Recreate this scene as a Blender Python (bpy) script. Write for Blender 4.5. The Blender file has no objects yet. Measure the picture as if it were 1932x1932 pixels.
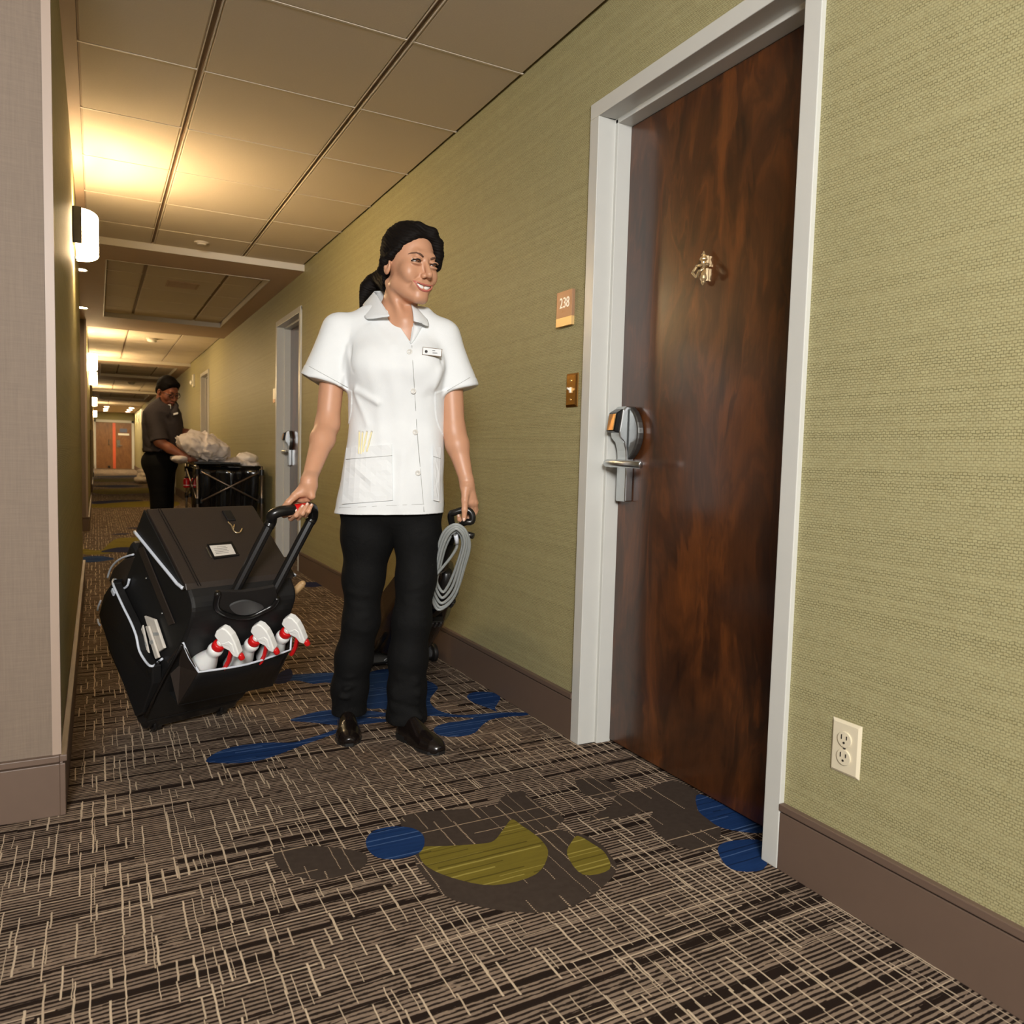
import bpy, math, random
import numpy as np
from mathutils import Vector, Matrix
from mathutils.geometry import delaunay_2d_cdt
random.seed(7)
sc = bpy.context.scene
COL = sc.collection
PI = math.pi

# ------------------------------------------------------------------ camera
F_PX, YAW, PITCH, ROLL, CAM_H = 1461.6, 0.4929, 0.0710, 0.0269, 0.9585
fh = np.array([math.sin(YAW), math.cos(YAW), 0.0])            # horizontal heading of the camera
rh = np.array([math.cos(YAW), -math.sin(YAW), 0.0])           # horizontal right
fw = fh * math.cos(PITCH) - np.array([0, 0, math.sin(PITCH)])
up0 = np.cross(rh, fw)
cr, sr = math.cos(ROLL), math.sin(ROLL)
cam_r = cr * rh + sr * up0
cam_u = -sr * rh + cr * up0
CAM = np.array([0.0, 0.0, CAM_H])
cd = bpy.data.cameras.new('camera')
cam = bpy.data.objects.new('camera', cd)
COL.objects.link(cam)
cam.matrix_world = Matrix([[cam_r[0], cam_u[0], -fw[0], 0], [cam_r[1], cam_u[1], -fw[1], 0],
                           [cam_r[2], cam_u[2], -fw[2], CAM_H], [0, 0, 0, 1]])
cd.sensor_width = 36.0
cd.lens = F_PX / 1932 * 36.0
cd.clip_start = 0.02
cd.clip_end = 100
cd.dof.use_dof = True
cd.dof.focus_distance = 2.55
cd.dof.aperture_fstop = 6.3
sc.camera = cam

# ------------------------------------------------------------------ colour management and world
sc.view_settings.view_transform = 'Standard'
sc.view_settings.look = 'None'
sc.view_settings.gamma = 1.0
sc.view_settings.use_curve_mapping = False
sc.view_settings.exposure = 0.0
wd = bpy.data.worlds.new('world'); sc.world = wd; wd.use_nodes = True
wd.node_tree.nodes['Background'].inputs[0].default_value = (1.0, 0.75, 0.5, 1)
wd.node_tree.nodes['Background'].inputs[1].default_value = 0.03
try:
    sc.cycles.max_bounces = 8; sc.cycles.diffuse_bounces = 4; sc.cycles.glossy_bounces = 4
    sc.cycles.transmission_bounces = 6; sc.cycles.sample_clamp_indirect = 6.0
    sc.cycles.use_denoising = True
except Exception:
    pass

def area_light(name, loc, target, size, power, color=(1, 1, 1), sy=None, spread=180):
    ld = bpy.data.lights.new(name, 'AREA'); ld.energy = power; ld.color = color
    ld.shape = 'RECTANGLE' if sy else 'DISK'; ld.size = size
    if sy: ld.size_y = sy
    ld.spread = math.radians(spread)
    o = bpy.data.objects.new(name, ld); COL.objects.link(o)
    o.location = loc
    o.rotation_euler = (Vector(target) - Vector(loc)).to_track_quat('-Z', 'Y').to_euler()
    return o
WARM = (1.0, 0.60, 0.26)
# the photographer's softbox in the lobby behind the camera, and an unseen overhead fill light added there
area_light('softbox', (-0.75, -1.7, 2.15), (0.95, 3.2, 1.1), 1.0, 245, (1.0, 0.99, 0.97))
area_light('lobby_fill_light', (0.2, -1.6, 2.36), (0.2, -1.6, 0), 1.6, 24, (1.0, 0.93, 0.82))

# ------------------------------------------------------------------ pixel helpers (the photograph's own frame, 1932 x 1932)
def ray(x, y):
    return fw + (x - 966.0) / F_PX * cam_r - (y - 966.0) / F_PX * cam_u
def at_z(x, y, z=0.0):
    d = ray(x, y); return CAM + d * ((z - CAM_H) / d[2])
def at_x(x, y, X):
    d = ray(x, y); return CAM + d * (X / d[0])
def at_y(x, y, Y):
    d = ray(x, y); return CAM + d * (Y / d[1])

# ------------------------------------------------------------------ mesh helpers
class MB:
    """collects geometry for ONE mesh"""
    def __init__(s): s.v = []; s.f = []; s.m = []; s.mi = 0
    def add(s, vs, fs):
        o = len(s.v); s.v += [tuple(map(float, p)) for p in vs]
        s.f += [tuple(i + o for i in f) for f in fs]; s.m += [s.mi] * len(fs); return s
    def box(s, x0, x1, y0, y1, z0, z1):
        vs = [(x, y, z) for x in (x0, x1) for y in (y0, y1) for z in (z0, z1)]
        return s.add(vs, [(0, 1, 3, 2), (4, 6, 7, 5), (0, 4, 5, 1), (2, 3, 7, 6), (0, 2, 6, 4), (1, 5, 7, 3)])
    def hexa(s, p):       # 8 points: bottom ring 4 then top ring 4
        return s.add(p, [(3, 2, 1, 0), (4, 5, 6, 7), (0, 1, 5, 4), (1, 2, 6, 5), (2, 3, 7, 6), (3, 0, 4, 7)])
    def loft(s, rings, cap=True, close=True):
        n = len(rings[0]); vs = [p for r in rings for p in r]; fs = []
        for i in range(len(rings) - 1):
            for j in range(n if close else n - 1):
                k = (j + 1) % n
                fs.append((i * n + j, i * n + k, (i + 1) * n + k, (i + 1) * n + j))
        if cap: fs += [tuple(range(n))[::-1], tuple((len(rings) - 1) * n + j for j in range(n))]
        return s.add(vs, fs)
    def tube(s, pts, r, n=10, cap=True, closed=False):
        pts = [np.array(p, float) for p in pts]; N_ = len(pts)
        rs = [r] * N_ if np.isscalar(r) else list(r); rings = []; prev = None
        for i in range(N_):
            a = pts[i - 1] if (i > 0 or closed) else pts[i]
            b = pts[(i + 1) % N_] if (i < N_ - 1 or closed) else pts[i]
            t = b - a; t = t / (np.linalg.norm(t) + 1e-9)
            if prev is None:
                q = np.array([0, 0, 1.]) if abs(t[2]) < .9 else np.array([1., 0, 0]); e = np.cross(t, q)
            else: e = prev - t * np.dot(prev, t)
            e /= np.linalg.norm(e) + 1e-9; prev = e; g = np.cross(t, e)
            rr = rs[i] if not np.isscalar(rs[i]) else (rs[i], rs[i])
            rings.append([pts[i] + rr[0] * math.cos(2 * PI * k / n) * e + rr[1] * math.sin(2 * PI * k / n) * g for k in range(n)])
        if closed: rings.append(rings[0])
        return s.loft(rings, cap and not closed)
    def lathe(s, prof, o=(0, 0, 0), ax=(0, 0, 1), n=16, cap=True):
        ax = np.array(ax, float); ax /= np.linalg.norm(ax); q = np.array([1., 0, 0]) if abs(ax[0]) < .9 else np.array([0, 1., 0])
        e = np.cross(ax, q); e /= np.linalg.norm(e); g = np.cross(ax, e); o = np.array(o, float)
        return s.loft([[o + ax * h + r * (math.cos(2 * PI * k / n) * e + math.sin(2 * PI * k / n) * g) for k in range(n)] for r, h in prof], cap)
    def ball(s, c, r, n=12, m=8, R=None):
        r = (r, r, r) if np.isscalar(r) else r; c = np.array(c, float); rings = []
        for i in range(1, m):
            t = PI * i / m
            rings.append([(r[0] * math.sin(t) * math.cos(2 * PI * k / n), r[1] * math.sin(t) * math.sin(2 * PI * k / n), -r[2] * math.cos(t)) for k in range(n)])
        rings = [[c + (R @ np.array(p) if R is not None else np.array(p)) for p in q] for q in rings]
        return s.loft(rings, True)
    def prism(s, poly, d):   # polygon points (3D) extruded by vector d
        n = len(poly); d = np.array(d, float); A = [np.array(p, float) for p in poly]
        return s.add(A + [p + d for p in A], [tuple(range(n))[::-1], tuple(range(n, 2 * n))] + [(i, (i + 1) % n, n + (i + 1) % n, n + i) for i in range(n)])
    def grid(s, P):          # P[i][j] points
        a, b = len(P), len(P[0])
        return s.add([p for r in P for p in r], [(i * b + j, i * b + j + 1, (i + 1) * b + j + 1, (i + 1) * b + j) for i in range(a - 1) for j in range(b - 1)])
    def sheet(s, P, th, nrm): # a grid with thickness th along -nrm
        a, b = len(P), len(P[0]); nrm = np.array(nrm, float) * th
        top = [np.array(p, float) for r in P for p in r]; bot = [p - nrm for p in top]; o = a * b
        fs = [(i * b + j, i * b + j + 1, (i + 1) * b + j + 1, (i + 1) * b + j) for i in range(a - 1) for j in range(b - 1)]
        fs += [tuple(o + k for k in f[::-1]) for f in fs]
        edge = [j for j in range(b)] + [i * b + b - 1 for i in range(1, a)] + [(a - 1) * b + j for j in range(b - 2, -1, -1)] + [i * b for i in range(a - 2, 0, -1)]
        fs += [(edge[k], edge[k] + o, edge[(k + 1) % len(edge)] + o, edge[(k + 1) % len(edge)]) for k in range(len(edge))]
        return s.add(top + bot, fs)
    def build(s, name, mats, parent=None, smooth=False, bevel=0, seg=2, sub=0, recalc=True, loc=None):
        me = bpy.data.meshes.new(name); me.from_pydata(s.v, [], s.f)
        for m in (mats if isinstance(mats, (list, tuple)) else [mats]): me.materials.append(m)
        me.polygons.foreach_set('material_index', s.m)
        if recalc:
            import bmesh
            bm = bmesh.new(); bm.from_mesh(me); bmesh.ops.recalc_face_normals(bm, faces=bm.faces); bm.to_mesh(me); bm.free()
        if smooth: me.polygons.foreach_set('use_smooth', [True] * len(me.polygons))
        me.update()
        o = bpy.data.objects.new(name, me); COL.objects.link(o)
        if parent is not None: o.parent = parent
        if loc is not None: o.location = loc
        if bevel:
            b = o.modifiers.new('bevel', 'BEVEL'); b.width = bevel; b.segments = seg; b.limit_method = 'ANGLE'; b.angle_limit = .6
            if smooth: b.harden_normals = False
        if sub:
            b = o.modifiers.new('sub', 'SUBSURF'); b.levels = sub; b.render_levels = sub
        return o
def thing(name, label, cat, loc=(0, 0, 0), group=None):
    o = bpy.data.objects.new(name, None); o.empty_display_size = .05; COL.objects.link(o)
    o.location = loc; o['label'] = label; o['category'] = cat
    if group: o['group'] = group
    return o
def tag(o, label, cat, group=None):
    o['label'] = label; o['category'] = cat
    if group: o['group'] = group
    return o
def struct(o): o['kind'] = 'structure'; return o
def catmull(P, k=4, closed=True):
    P = [np.array(p, float) for p in P]; n = len(P); out = []
    for i in range(n if closed else n - 1):
        g = (lambda j: P[j % n]) if closed else (lambda j: P[min(max(j, 0), n - 1)])
        a, b, c, d = g(i - 1), g(i), g(i + 1), g(i + 2)
        for q in range(k):
            t = q / k
            out.append(.5 * (2 * b + (c - a) * t + (2 * a - 5 * b + 4 * c - d) * t * t + (3 * b - a - 3 * c + d) * t ** 3))
    if not closed: out.append(P[-1])
    return out

# ------------------------------------------------------------------ materials
class NT:
    """short-hand for building node trees"""
    def __init__(s, name):
        s.mat = bpy.data.materials.new(name); s.mat.use_nodes = True; s.t = s.mat.node_tree
        s.b = s.t.nodes['Principled BSDF']; s._c = None
    def n(s, t, **kw):
        o = s.t.nodes.new(t)
        for k, v in kw.items(): setattr(o, k, v)
        return o
    def put(s, sock, v):
        if hasattr(v, 'links') or isinstance(v, bpy.types.NodeSocket): s.t.links.new(v, sock)
        else: sock.default_value = v
    def m(s, op, a, b=0.0, c=None):
        o = s.n('ShaderNodeMath', operation=op); s.put(o.inputs[0], a); s.put(o.inputs[1], b)
        if c is not None: s.put(o.inputs[2], c)
        return o.outputs[0]
    def pos(s):
        if s._c is None:
            tc = s.n('ShaderNodeTexCoord'); sp = s.n('ShaderNodeSeparateXYZ'); s.t.links.new(tc.outputs['Object'], sp.inputs[0])
            s._c = (tc.outputs['Object'], sp.outputs[0], sp.outputs[1], sp.outputs[2])
        return s._c
    def vec(s, x, y, z=0.0):
        o = s.n('ShaderNodeCombineXYZ'); s.put(o.inputs[0], x); s.put(o.inputs[1], y); s.put(o.inputs[2], z); return o.outputs[0]
    def white(s, v):
        o = s.n('ShaderNodeTexWhiteNoise', noise_dimensions='3D'); s.put(o.inputs['Vector'], v); return o.outputs['Value']
    def noise(s, v, scale=5, detail=3, rough=.5, dist=0):
        o = s.n('ShaderNodeTexNoise'); s.put(o.inputs['Vector'], v); o.inputs['Scale'].default_value = scale
        o.inputs['Detail'].default_value = detail; o.inputs['Roughness'].default_value = rough; o.inputs['Distortion'].default_value = dist
        return o.outputs['Fac']
    def mix(s, f, a, b):
        o = s.n('ShaderNodeMix', data_type='RGBA'); s.put(o.inputs[0], f)
        for i, v in ((6, a), (7, b)): s.put(o.inputs[i], (*v, 1) if isinstance(v, tuple) and len(v) == 3 else v)
        return o.outputs[2]
    def ramp(s, f, stops):
        o = s.n('ShaderNodeValToRGB'); s.put(o.inputs[0], f); e = o.color_ramp.elements
        while len(e) < len(stops): e.new(.5)
        for q, (p_, c) in zip(e, stops): q.position = p_; q.color = (*c, 1)
        return o.outputs[0]
    def bump(s, h, strength=.3, dist=.002):
        o = s.n('ShaderNodeBump'); o.inputs['Strength'].default_value = strength; o.inputs['Distance'].default_value = dist
        s.put(o.inputs['Height'], h); s.t.links.new(o.outputs[0], s.b.inputs['Normal'])
    def set(s, **kw):
        for k, v in kw.items(): s.put(s.b.inputs[k.replace('_', ' ')], (*v, 1) if isinstance(v, tuple) and len(v) == 3 else v)
        return s.mat
def S(r, g, b):      # sRGB 0-255 -> linear
    return tuple(((c / 255) / 12.92 if c / 255 <= .04045 else ((c / 255 + .055) / 1.055) ** 2.4) for c in (r, g, b))
def mat(name, col, rough=.6, metal=0.0, nz=0, nscale=40, bump=0, spec=.5, coat=0, sss=0):
    """plain surface with a little procedural variation (nz) and relief (bump)"""
    t = NT(name); t.set(Base_Color=col, Roughness=rough, Metallic=metal)
    t.b.inputs['Specular IOR Level'].default_value = spec
    if coat: t.b.inputs['Coat Weight'].default_value = coat; t.b.inputs['Coat Roughness'].default_value = .12
    if sss:
        t.b.inputs['Subsurface Weight'].default_value = sss; t.b.inputs['Subsurface Radius'].default_value = (.012, .005, .003)
        t.b.inputs['Subsurface Scale'].default_value = .6
    if nz or bump:
        f = t.noise(t.pos()[0], nscale, 4)
        if nz: t.set(Base_Color=t.mix(f, tuple(c * (1 - nz) for c in col), tuple(min(1, c * (1 + nz)) for c in col)))
        if bump: t.bump(f, bump, .002)
    return t.mat
def emit(name, col, strength, base=(.8, .8, .8)):
    t = NT(name); t.set(Base_Color=base, Roughness=.5, Emission_Color=col, Emission_Strength=strength); return t.mat

def wallpaper(name, col, joint, dark):
    t = NT(name); P, x, y, z = t.pos()
    wob = t.m('MULTIPLY', t.m('SUBTRACT', t.noise(P, 55, 2), .5), .006)
    u = t.m('ADD', t.m('ADD', y, x), wob); v = t.m('ADD', z, t.m('MULTIPLY', t.m('SUBTRACT', t.noise(P, 110, 2), .5), .0060))
    b = t.n('ShaderNodeTexBrick'); t.t.links.new(t.vec(u, v), b.inputs['Vector'])
    b.inputs['Scale'].default_value = 1.0; b.inputs['Brick Width'].default_value = .0092; b.inputs['Row Height'].default_value = .0056
    b.inputs['Mortar Size'].default_value = .0009; b.inputs['Mortar Smooth'].default_value = .6; b.inputs['Bias'].default_value = 0
    row = t.white(t.vec(t.m('FLOOR', t.m('DIVIDE', v, .0056)), 3.0))
    bl = t.noise(t.vec(t.m('MULTIPLY', u, .6), z), 26, 3)
    base = t.mix(bl, tuple(c * .90 for c in col), tuple(c * 1.10 for c in col))
    cellv = t.white(t.vec(t.m('FLOOR', t.m('DIVIDE', u, .0092)), t.m('FLOOR', t.m('DIVIDE', v, .0056))))
    base = t.mix(t.m('MULTIPLY', cellv, .22), base, dark)
    jf = t.m('MULTIPLY', b.outputs['Fac'], t.m('ADD', t.m('MULTIPLY', row, .42), .34))
    t.set(Base_Color=t.mix(jf, base, joint), Roughness=.52)
    t.b.inputs['Specular IOR Level'].default_value = .35
    t.bump(t.m('SUBTRACT', 1.0, b.outputs['Fac']), .35, .0012)
    return t.mat
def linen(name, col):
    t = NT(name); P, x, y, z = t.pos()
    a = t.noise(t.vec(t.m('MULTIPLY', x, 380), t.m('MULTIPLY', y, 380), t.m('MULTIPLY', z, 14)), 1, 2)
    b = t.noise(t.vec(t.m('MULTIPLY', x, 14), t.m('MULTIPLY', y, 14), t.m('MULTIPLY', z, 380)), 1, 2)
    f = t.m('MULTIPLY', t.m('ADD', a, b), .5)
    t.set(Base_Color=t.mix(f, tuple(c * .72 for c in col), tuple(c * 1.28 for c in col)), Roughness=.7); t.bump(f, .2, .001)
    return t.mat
def wood(name, light, mid, dark, rough, coat, ax='z'):
    t = NT(name); P, x, y, z = t.pos()
    w = t.noise(t.vec(t.m('MULTIPLY', x, 3), t.m('MULTIPLY', y, 3), t.m('MULTIPLY', z, .8)), 1.6, 4, .6, .6)
    v = t.vec(t.m('ADD', t.m('MULTIPLY', x, 6), t.m('MULTIPLY', w, 2.5)), t.m('ADD', t.m('MULTIPLY', y, 6), t.m('MULTIPLY', w, 2.5)), t.m('MULTIPLY', z, 2.2))
    big = t.noise(v, 1.1, 5, .55, 1.2)
    fine = t.noise(t.vec(t.m('MULTIPLY', x, 120), t.m('MULTIPLY', y, 120), t.m('MULTIPLY', z, 5)), 1, 3, .6, .4)
    c = t.ramp(big, [(.28, dark), (.5, mid), (.75, light)])
    c = t.mix(t.m('MULTIPLY', fine, .55), c, tuple(q * .55 for q in dark))
    t.set(Base_Color=c, Roughness=rough)
    if coat: t.b.inputs['Coat Weight'].default_value = coat; t.b.inputs['Coat Roughness'].default_value = .16
    t.bump(fine, .08, .001)
    return t.mat
def carpet(name, kind):
    t = NT(name); P, x, y, z = t.pos()
    wob = t.m('SUBTRACT', t.noise(P, 22, 2), .5)
    yy = t.m('ADD', y, t.m('MULTIPLY', wob, .004)); xx = t.m('ADD', x, t.m('MULTIPLY', wob, .006))
    pile = t.noise(P, 900, 2)
    def dashes(a, b, ca, cb, width, keep, seed):     # thin dashes running along b, spaced along a
        i = t.m('FLOOR', t.m('DIVIDE', a, ca)); r = t.white(t.vec(i, seed)); fr = t.m('SUBTRACT', t.m('DIVIDE', a, ca), i)
        j = t.m('FLOOR', t.m('ADD', t.m('DIVIDE', b, cb), t.m('MULTIPLY', r, 7)))
        w2 = t.white(t.vec(i, j, seed + 2.0)); w3 = t.white(t.vec(i, j, seed + 5.0))
        off = t.m('ADD', .2, t.m('MULTIPLY', t.m('ADD', t.m('MULTIPLY', r, .7), t.m('MULTIPLY', w3, .3)), .6))
        wd = t.m('MULTIPLY', t.m('ADD', .5, w3), width / ca)
        return t.m('MULTIPLY', t.m('LESS_THAN', t.m('ABSOLUTE', t.m('SUBTRACT', fr, off)), wd), t.m('LESS_THAN', w2, keep))
    if kind == 'base':
        st = t.m('SINE', t.m('MULTIPLY', yy, 2 * PI / .0112))
        brk = t.m('ADD', t.m('MULTIPLY', t.noise(t.vec(t.m('MULTIPLY', x, 26), t.m('MULTIPLY', y, 110)), 1, 3, .7), .8), t.m('MULTIPLY', t.white(t.vec(t.m('FLOOR', t.m('DIVIDE', yy, .0056)), t.m('FLOOR', t.m('MULTIPLY', xx, 3)), 5.0)), .2))
        f = t.m('GREATER_THAN', t.m('ADD', st, t.m('MULTIPLY', t.m('SUBTRACT', brk, .5), 4.6)), .1)
        tone = t.noise(t.vec(t.m('MULTIPLY', x, 1.2), t.m('MULTIPLY', y, 7)), 1.5, 2)
        c = t.mix(f, t.mix(tone, S(150, 130, 112), S(118, 103, 90)), S(36, 27, 22))
        c = t.mix(dashes(yy, xx, .064, .40, .0065, .6, 11.0), c, S(34, 24, 19))
        c = t.mix(dashes(yy, xx, .040, .22, .0013, .36, 17.0), c, S(190, 170, 146))
        c = t.mix(dashes(xx, yy, .027, .10, .0015, .50, 3.0), c, S(200, 181, 156))
        c = t.mix(dashes(xx, yy, .034, .06, .0013, .36, 8.0), c, S(186, 168, 144))
    elif kind == 'taupe':
        c = t.mix(t.noise(P, 60, 3), S(56, 47, 41), S(74, 64, 56))
        d = t.m('MULTIPLY', dashes(xx, yy, .036, .2, .0015, .5, 4.0), t.m('GREATER_THAN', t.m('SINE', t.m('MULTIPLY', y, 900)), -.2))
        c = t.mix(d, c, S(184, 162, 136))
        c = t.mix(dashes(yy, xx, .06, .4, .0015, .5, 9.0), c, S(176, 154, 128))
    else:
        lo, hi, ln = {'blue': (S(12, 32, 70), S(30, 66, 120), S(84, 112, 156)), 'olive': (S(100, 90, 34), S(130, 117, 44), S(170, 158, 82)),
                      'navy': (S(28, 34, 62), S(40, 46, 80), S(60, 66, 100))}[kind]
        c = t.mix(t.noise(t.vec(t.m('MULTIPLY', x, 8), t.m('MULTIPLY', y, 110)), 1, 3, .7), lo, hi)
        c = t.mix(t.m('MULTIPLY', dashes(yy, xx, .02, .35, .002, .5, 6.0), .7), c, ln)
        c = t.mix(t.m('MULTIPLY', dashes(yy, xx, .026, .3, .0024, .35, 7.0), .6), c, tuple(q * .35 for q in lo))
    c = t.mix(t.m('MULTIPLY', pile, .25), c, (.015, .012, .01))
    t.set(Base_Color=c, Roughness=.95); t.b.inputs['Specular IOR Level'].default_value = .08
    t.bump(pile, .5, .003)
    return t.mat
M = {}
M['wall'] = wallpaper('olive_wallpaper', S(166, 160, 120), S(78, 72, 38), S(132, 118, 72))
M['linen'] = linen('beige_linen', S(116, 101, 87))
M['tile'] = mat('ceiling_tile', S(214, 200, 180), .9, nz=.05, nscale=160, bump=.15)
M['grid'] = mat('ceiling_grid', S(226, 214, 196), .6)
M['slot'] = mat('ceiling_slot', S(150, 128, 108), .8)
M['soffit'] = mat('soffit_paint', S(196, 170, 146), .75, nz=.04, nscale=9)
M['white_paint'] = mat('white_enamel', S(196, 196, 190), .35, nz=.03, nscale=14, bump=.04)
M['base'] = mat('taupe_baseboard', S(98, 80, 68), .5, nz=.05, nscale=30)
M['corner'] = mat('corner_guard', S(156, 137, 122), .45)
M['door'] = wood('dark_veneer', S(124, 69, 28), S(78, 42, 18), S(38, 20, 10), .32, .5)
M['brown_door'] = wood('brown_veneer', S(148, 104, 62), S(130, 88, 50), S(108, 70, 40), .4, .1)
M['black_gap'] = mat('dark_gap', S(14, 10, 8), .9)
M['steel'] = mat('satin_steel', S(200, 204, 206), .28, 1.0, nz=.04, nscale=60)
M['steel_dark'] = mat('worn_steel', S(112, 112, 110), .4, .9, nz=.1, nscale=30)
M['brass'] = mat('brass', S(196, 150, 84), .25, 1.0, nz=.08, nscale=50)
M['gold'] = mat('polished_gold', S(228, 204, 160), .26, .85)
M['bronze'] = mat('bronze_plate', S(176, 128, 76), .35, 1.0, nz=.12, nscale=40)
M['glass_black'] = mat('black_gloss', S(18, 18, 18), .08)
M['white_plastic'] = mat('white_plastic', S(236, 234, 226), .3)
M['cream_plastic'] = mat('cream_plastic', S(214, 204, 178), .35)
M['dark'] = mat('dark_slot', S(24, 20, 18), .7)
M['white_metal'] = mat('white_metal', S(206, 198, 184), .5)
M['shade'] = emit('lit_shade', (1.0, .71, .38), 78.0)
M['lamp'] = emit('lit_lamp', (1.0, .70, .37), 400.0)
M['far_lamp'] = emit('lit_far_lamp', (1.0, .76, .46), 330.0)
M['downlamp'] = emit('lit_downlight', (1.0, .72, .42), 900.0)
M['red_plastic'] = mat('red_plastic', S(196, 20, 22), .3)

# ------------------------------------------------------------------ the setting
XR, XL, H, SOF, HB, YEND = 1.4275, -0.092, 2.390, 2.344, 0.16, 37.0
FAR_X = 2.4
# carpet: one flat mesh whose faces are cut along the woven motifs
floor_rect = [(-2.6, -3.0), (XR + .14, -3.0), (XR + .14, YEND + .05), (-2.6, YEND + .05)]
motifs = [
 ('taupe', [(755,1548),(790,1533),(900,1524),(937,1518),(947,1504),(981,1491),(1005,1508),(1035,1525),(1065,1545),(1050,1562),(1100,1575),(1130,1590),(1148,1609),(1160,1650),(1050,1720),(860,1700),(790,1640),(780,1600)]),
 ('taupe', [(1086,1467),(1114,1468),(1148,1474),(1166,1490),(1165,1500),(1130,1506),(1105,1500),(1090,1485)]),
 ('taupe', [(1165,1500),(1210,1491),(1266,1473),(1304,1486),(1322,1501),(1316,1529),(1360,1563),(1340,1604),(1290,1600),(1250,1580),(1225,1550),(1230,1530),(1180,1540),(1130,1550),(1112,1543),(1150,1522)]),
 ('taupe', [(520,1604),(580,1596),(640,1600),(690,1612),(680,1640),(600,1660),(530,1640)]),
 ('blue', [(388,1436),(408,1420),(445,1408),(503,1401),(550,1401),(575,1395),(608,1385),(640,1374),(645,1379),(608,1393),(582,1402),(553,1413),(524,1424),(488,1435),(445,1440),(408,1439)]),
 ('blue', [(547,1359),(568,1351),(597,1343),(626,1339),(665,1338),(735,1346),(736,1351),(690,1354),(735,1357),(735,1361),(665,1368),(633,1368),(597,1364),(572,1362)]),
 ('blue', [(516,1288),(520,1276),(565,1272),(626,1269),(680,1272),(712,1264),(745,1262),(775,1270),(803,1283),(816,1288),(826,1297),(820,1307),(812,1318),(814,1329),(827,1340),(851,1347),(876,1349),(917,1346),(960,1344),(1003,1345),(990,1350),(960,1352),(928,1357),(909,1369),(898,1381),(879,1388),(851,1390),(829,1387),(818,1378),(824,1370),(842,1364),(870,1360),(894,1355),(861,1353),(833,1352),(803,1350),(760,1346),(720,1337),(692,1336),(685,1315),(650,1300),(620,1288),(590,1290),(560,1284)]),
 ('blue', [(881,1314),(890,1307),(913,1305),(935,1308),(944,1316),(939,1327),(934,1336),(938,1343),(924,1337),(902,1329),(889,1323)]),
 ('blue', [(690,1588),(700,1571),(722,1562),(750,1559),(780,1563),(797,1574),(801,1590),(792,1608),(760,1620),(720,1620),(698,1608)]),
 ('olive', [(794,1600),(843,1596),(905,1592),(932,1586),(950,1564),(966,1546),(985,1558),(1002,1569),(1024,1588),(1034,1612),(1010,1650),(930,1670),(850,1655),(800,1630)]),
 ('olive', [(1070,1612),(1080,1586),(1091,1577),(1117,1591),(1142,1610),(1150,1640),(1100,1650)]),
 ('blue', [(1320,1498),(1400,1535),(1445,1558),(1432,1572),(1366,1563),(1335,1545),(1316,1526)]),
 ('blue', [(1354,1604),(1372,1588),(1428,1584),(1450,1600),(1440,1640),(1380,1640)]),
 ('navy', [(517,1289),(521,1276),(533,1266),(548,1262),(552,1275),(540,1288)]),
 ('olive', [(157,1036),(190,1038),(205,1026),(222,1016),(258,1014),(300,1012),(300,1034),(258,1036),(190,1046),(157,1045)]),
 ('blue', [(157,1051),(190,1049),(216,1054),(200,1058),(172,1061),(157,1059)]),
 ('navy', [(190,1041),(220,1033),(254,1033),(280,1036),(252,1042),(220,1042)]),
 ('olive', [(168,952),(200,950),(260,946),(330,946),(330,955),(240,957),(190,958),(168,957)]),
 ('navy', [(168,948),(190,945),(246,943),(270,945),(220,948),(185,951)]),
 ('navy', [(236,996),(262,995),(290,997),(262,998)]),
 ('navy', [(208,1008),(230,1006),(248,1007),(230,1009)]),
 ('olive', [(172,925),(220,922),(300,921),(330,926),(260,931),(190,932)]),
 ('navy', [(172,917),(230,915),(270,917),(220,920)]),
 ('olive', [(178,905),(230,903),(300,904),(260,908),(190,909)]),
 ('navy', [(178,899),(240,897),(300,898),(230,901)]),
 ('navy', [(560,1100),(600,1098),(620,1103),(585,1108)]),
]
vs, fs, kinds = [np.array(p) for p in floor_rect], [[0, 1, 2, 3]], ['base']
inset = lambda p: np.array([min(max(p[0], -2.55), XR + .12), p[1]])
for kind, P in motifs:
    poly = [inset(at_z(x, y)[:2]) for x, y in P]
    poly = catmull(poly, 4)
    if sum(a[0] * b[1] - b[0] * a[1] for a, b in zip(poly, poly[1:] + poly[:1])) < 0: poly = poly[::-1]
    poly = [np.array([min(q[0], XR + .13), q[1]]) for q in poly]
    fs.append(list(range(len(vs), len(vs) + len(poly)))); vs += poly; kinds.append(kind)
prio = {'base': 0, 'taupe': 1, 'olive': 2, 'blue': 3, 'navy': 4}
cv, ce, cf, ov, oe, of = delaunay_2d_cdt([Vector(v) for v in vs], [], fs, 1, 1e-5, True)
fl = MB(); fl.v = [(v[0], v[1], 0.0) for v in cv]
order = ['base', 'taupe', 'olive', 'blue', 'navy']
for f, o in zip(cf, of):
    k = max((kinds[i] for i in o), key=lambda q: prio[q]) if o else 'base'
    fl.f.append(tuple(f)); fl.m.append(order.index(k))
floor = struct(fl.build('floor', [carpet('carpet_' + k, k) for k in order], recalc=False))
if floor.data.polygons[0].normal.z < 0: floor.data.flip_normals()

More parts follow.
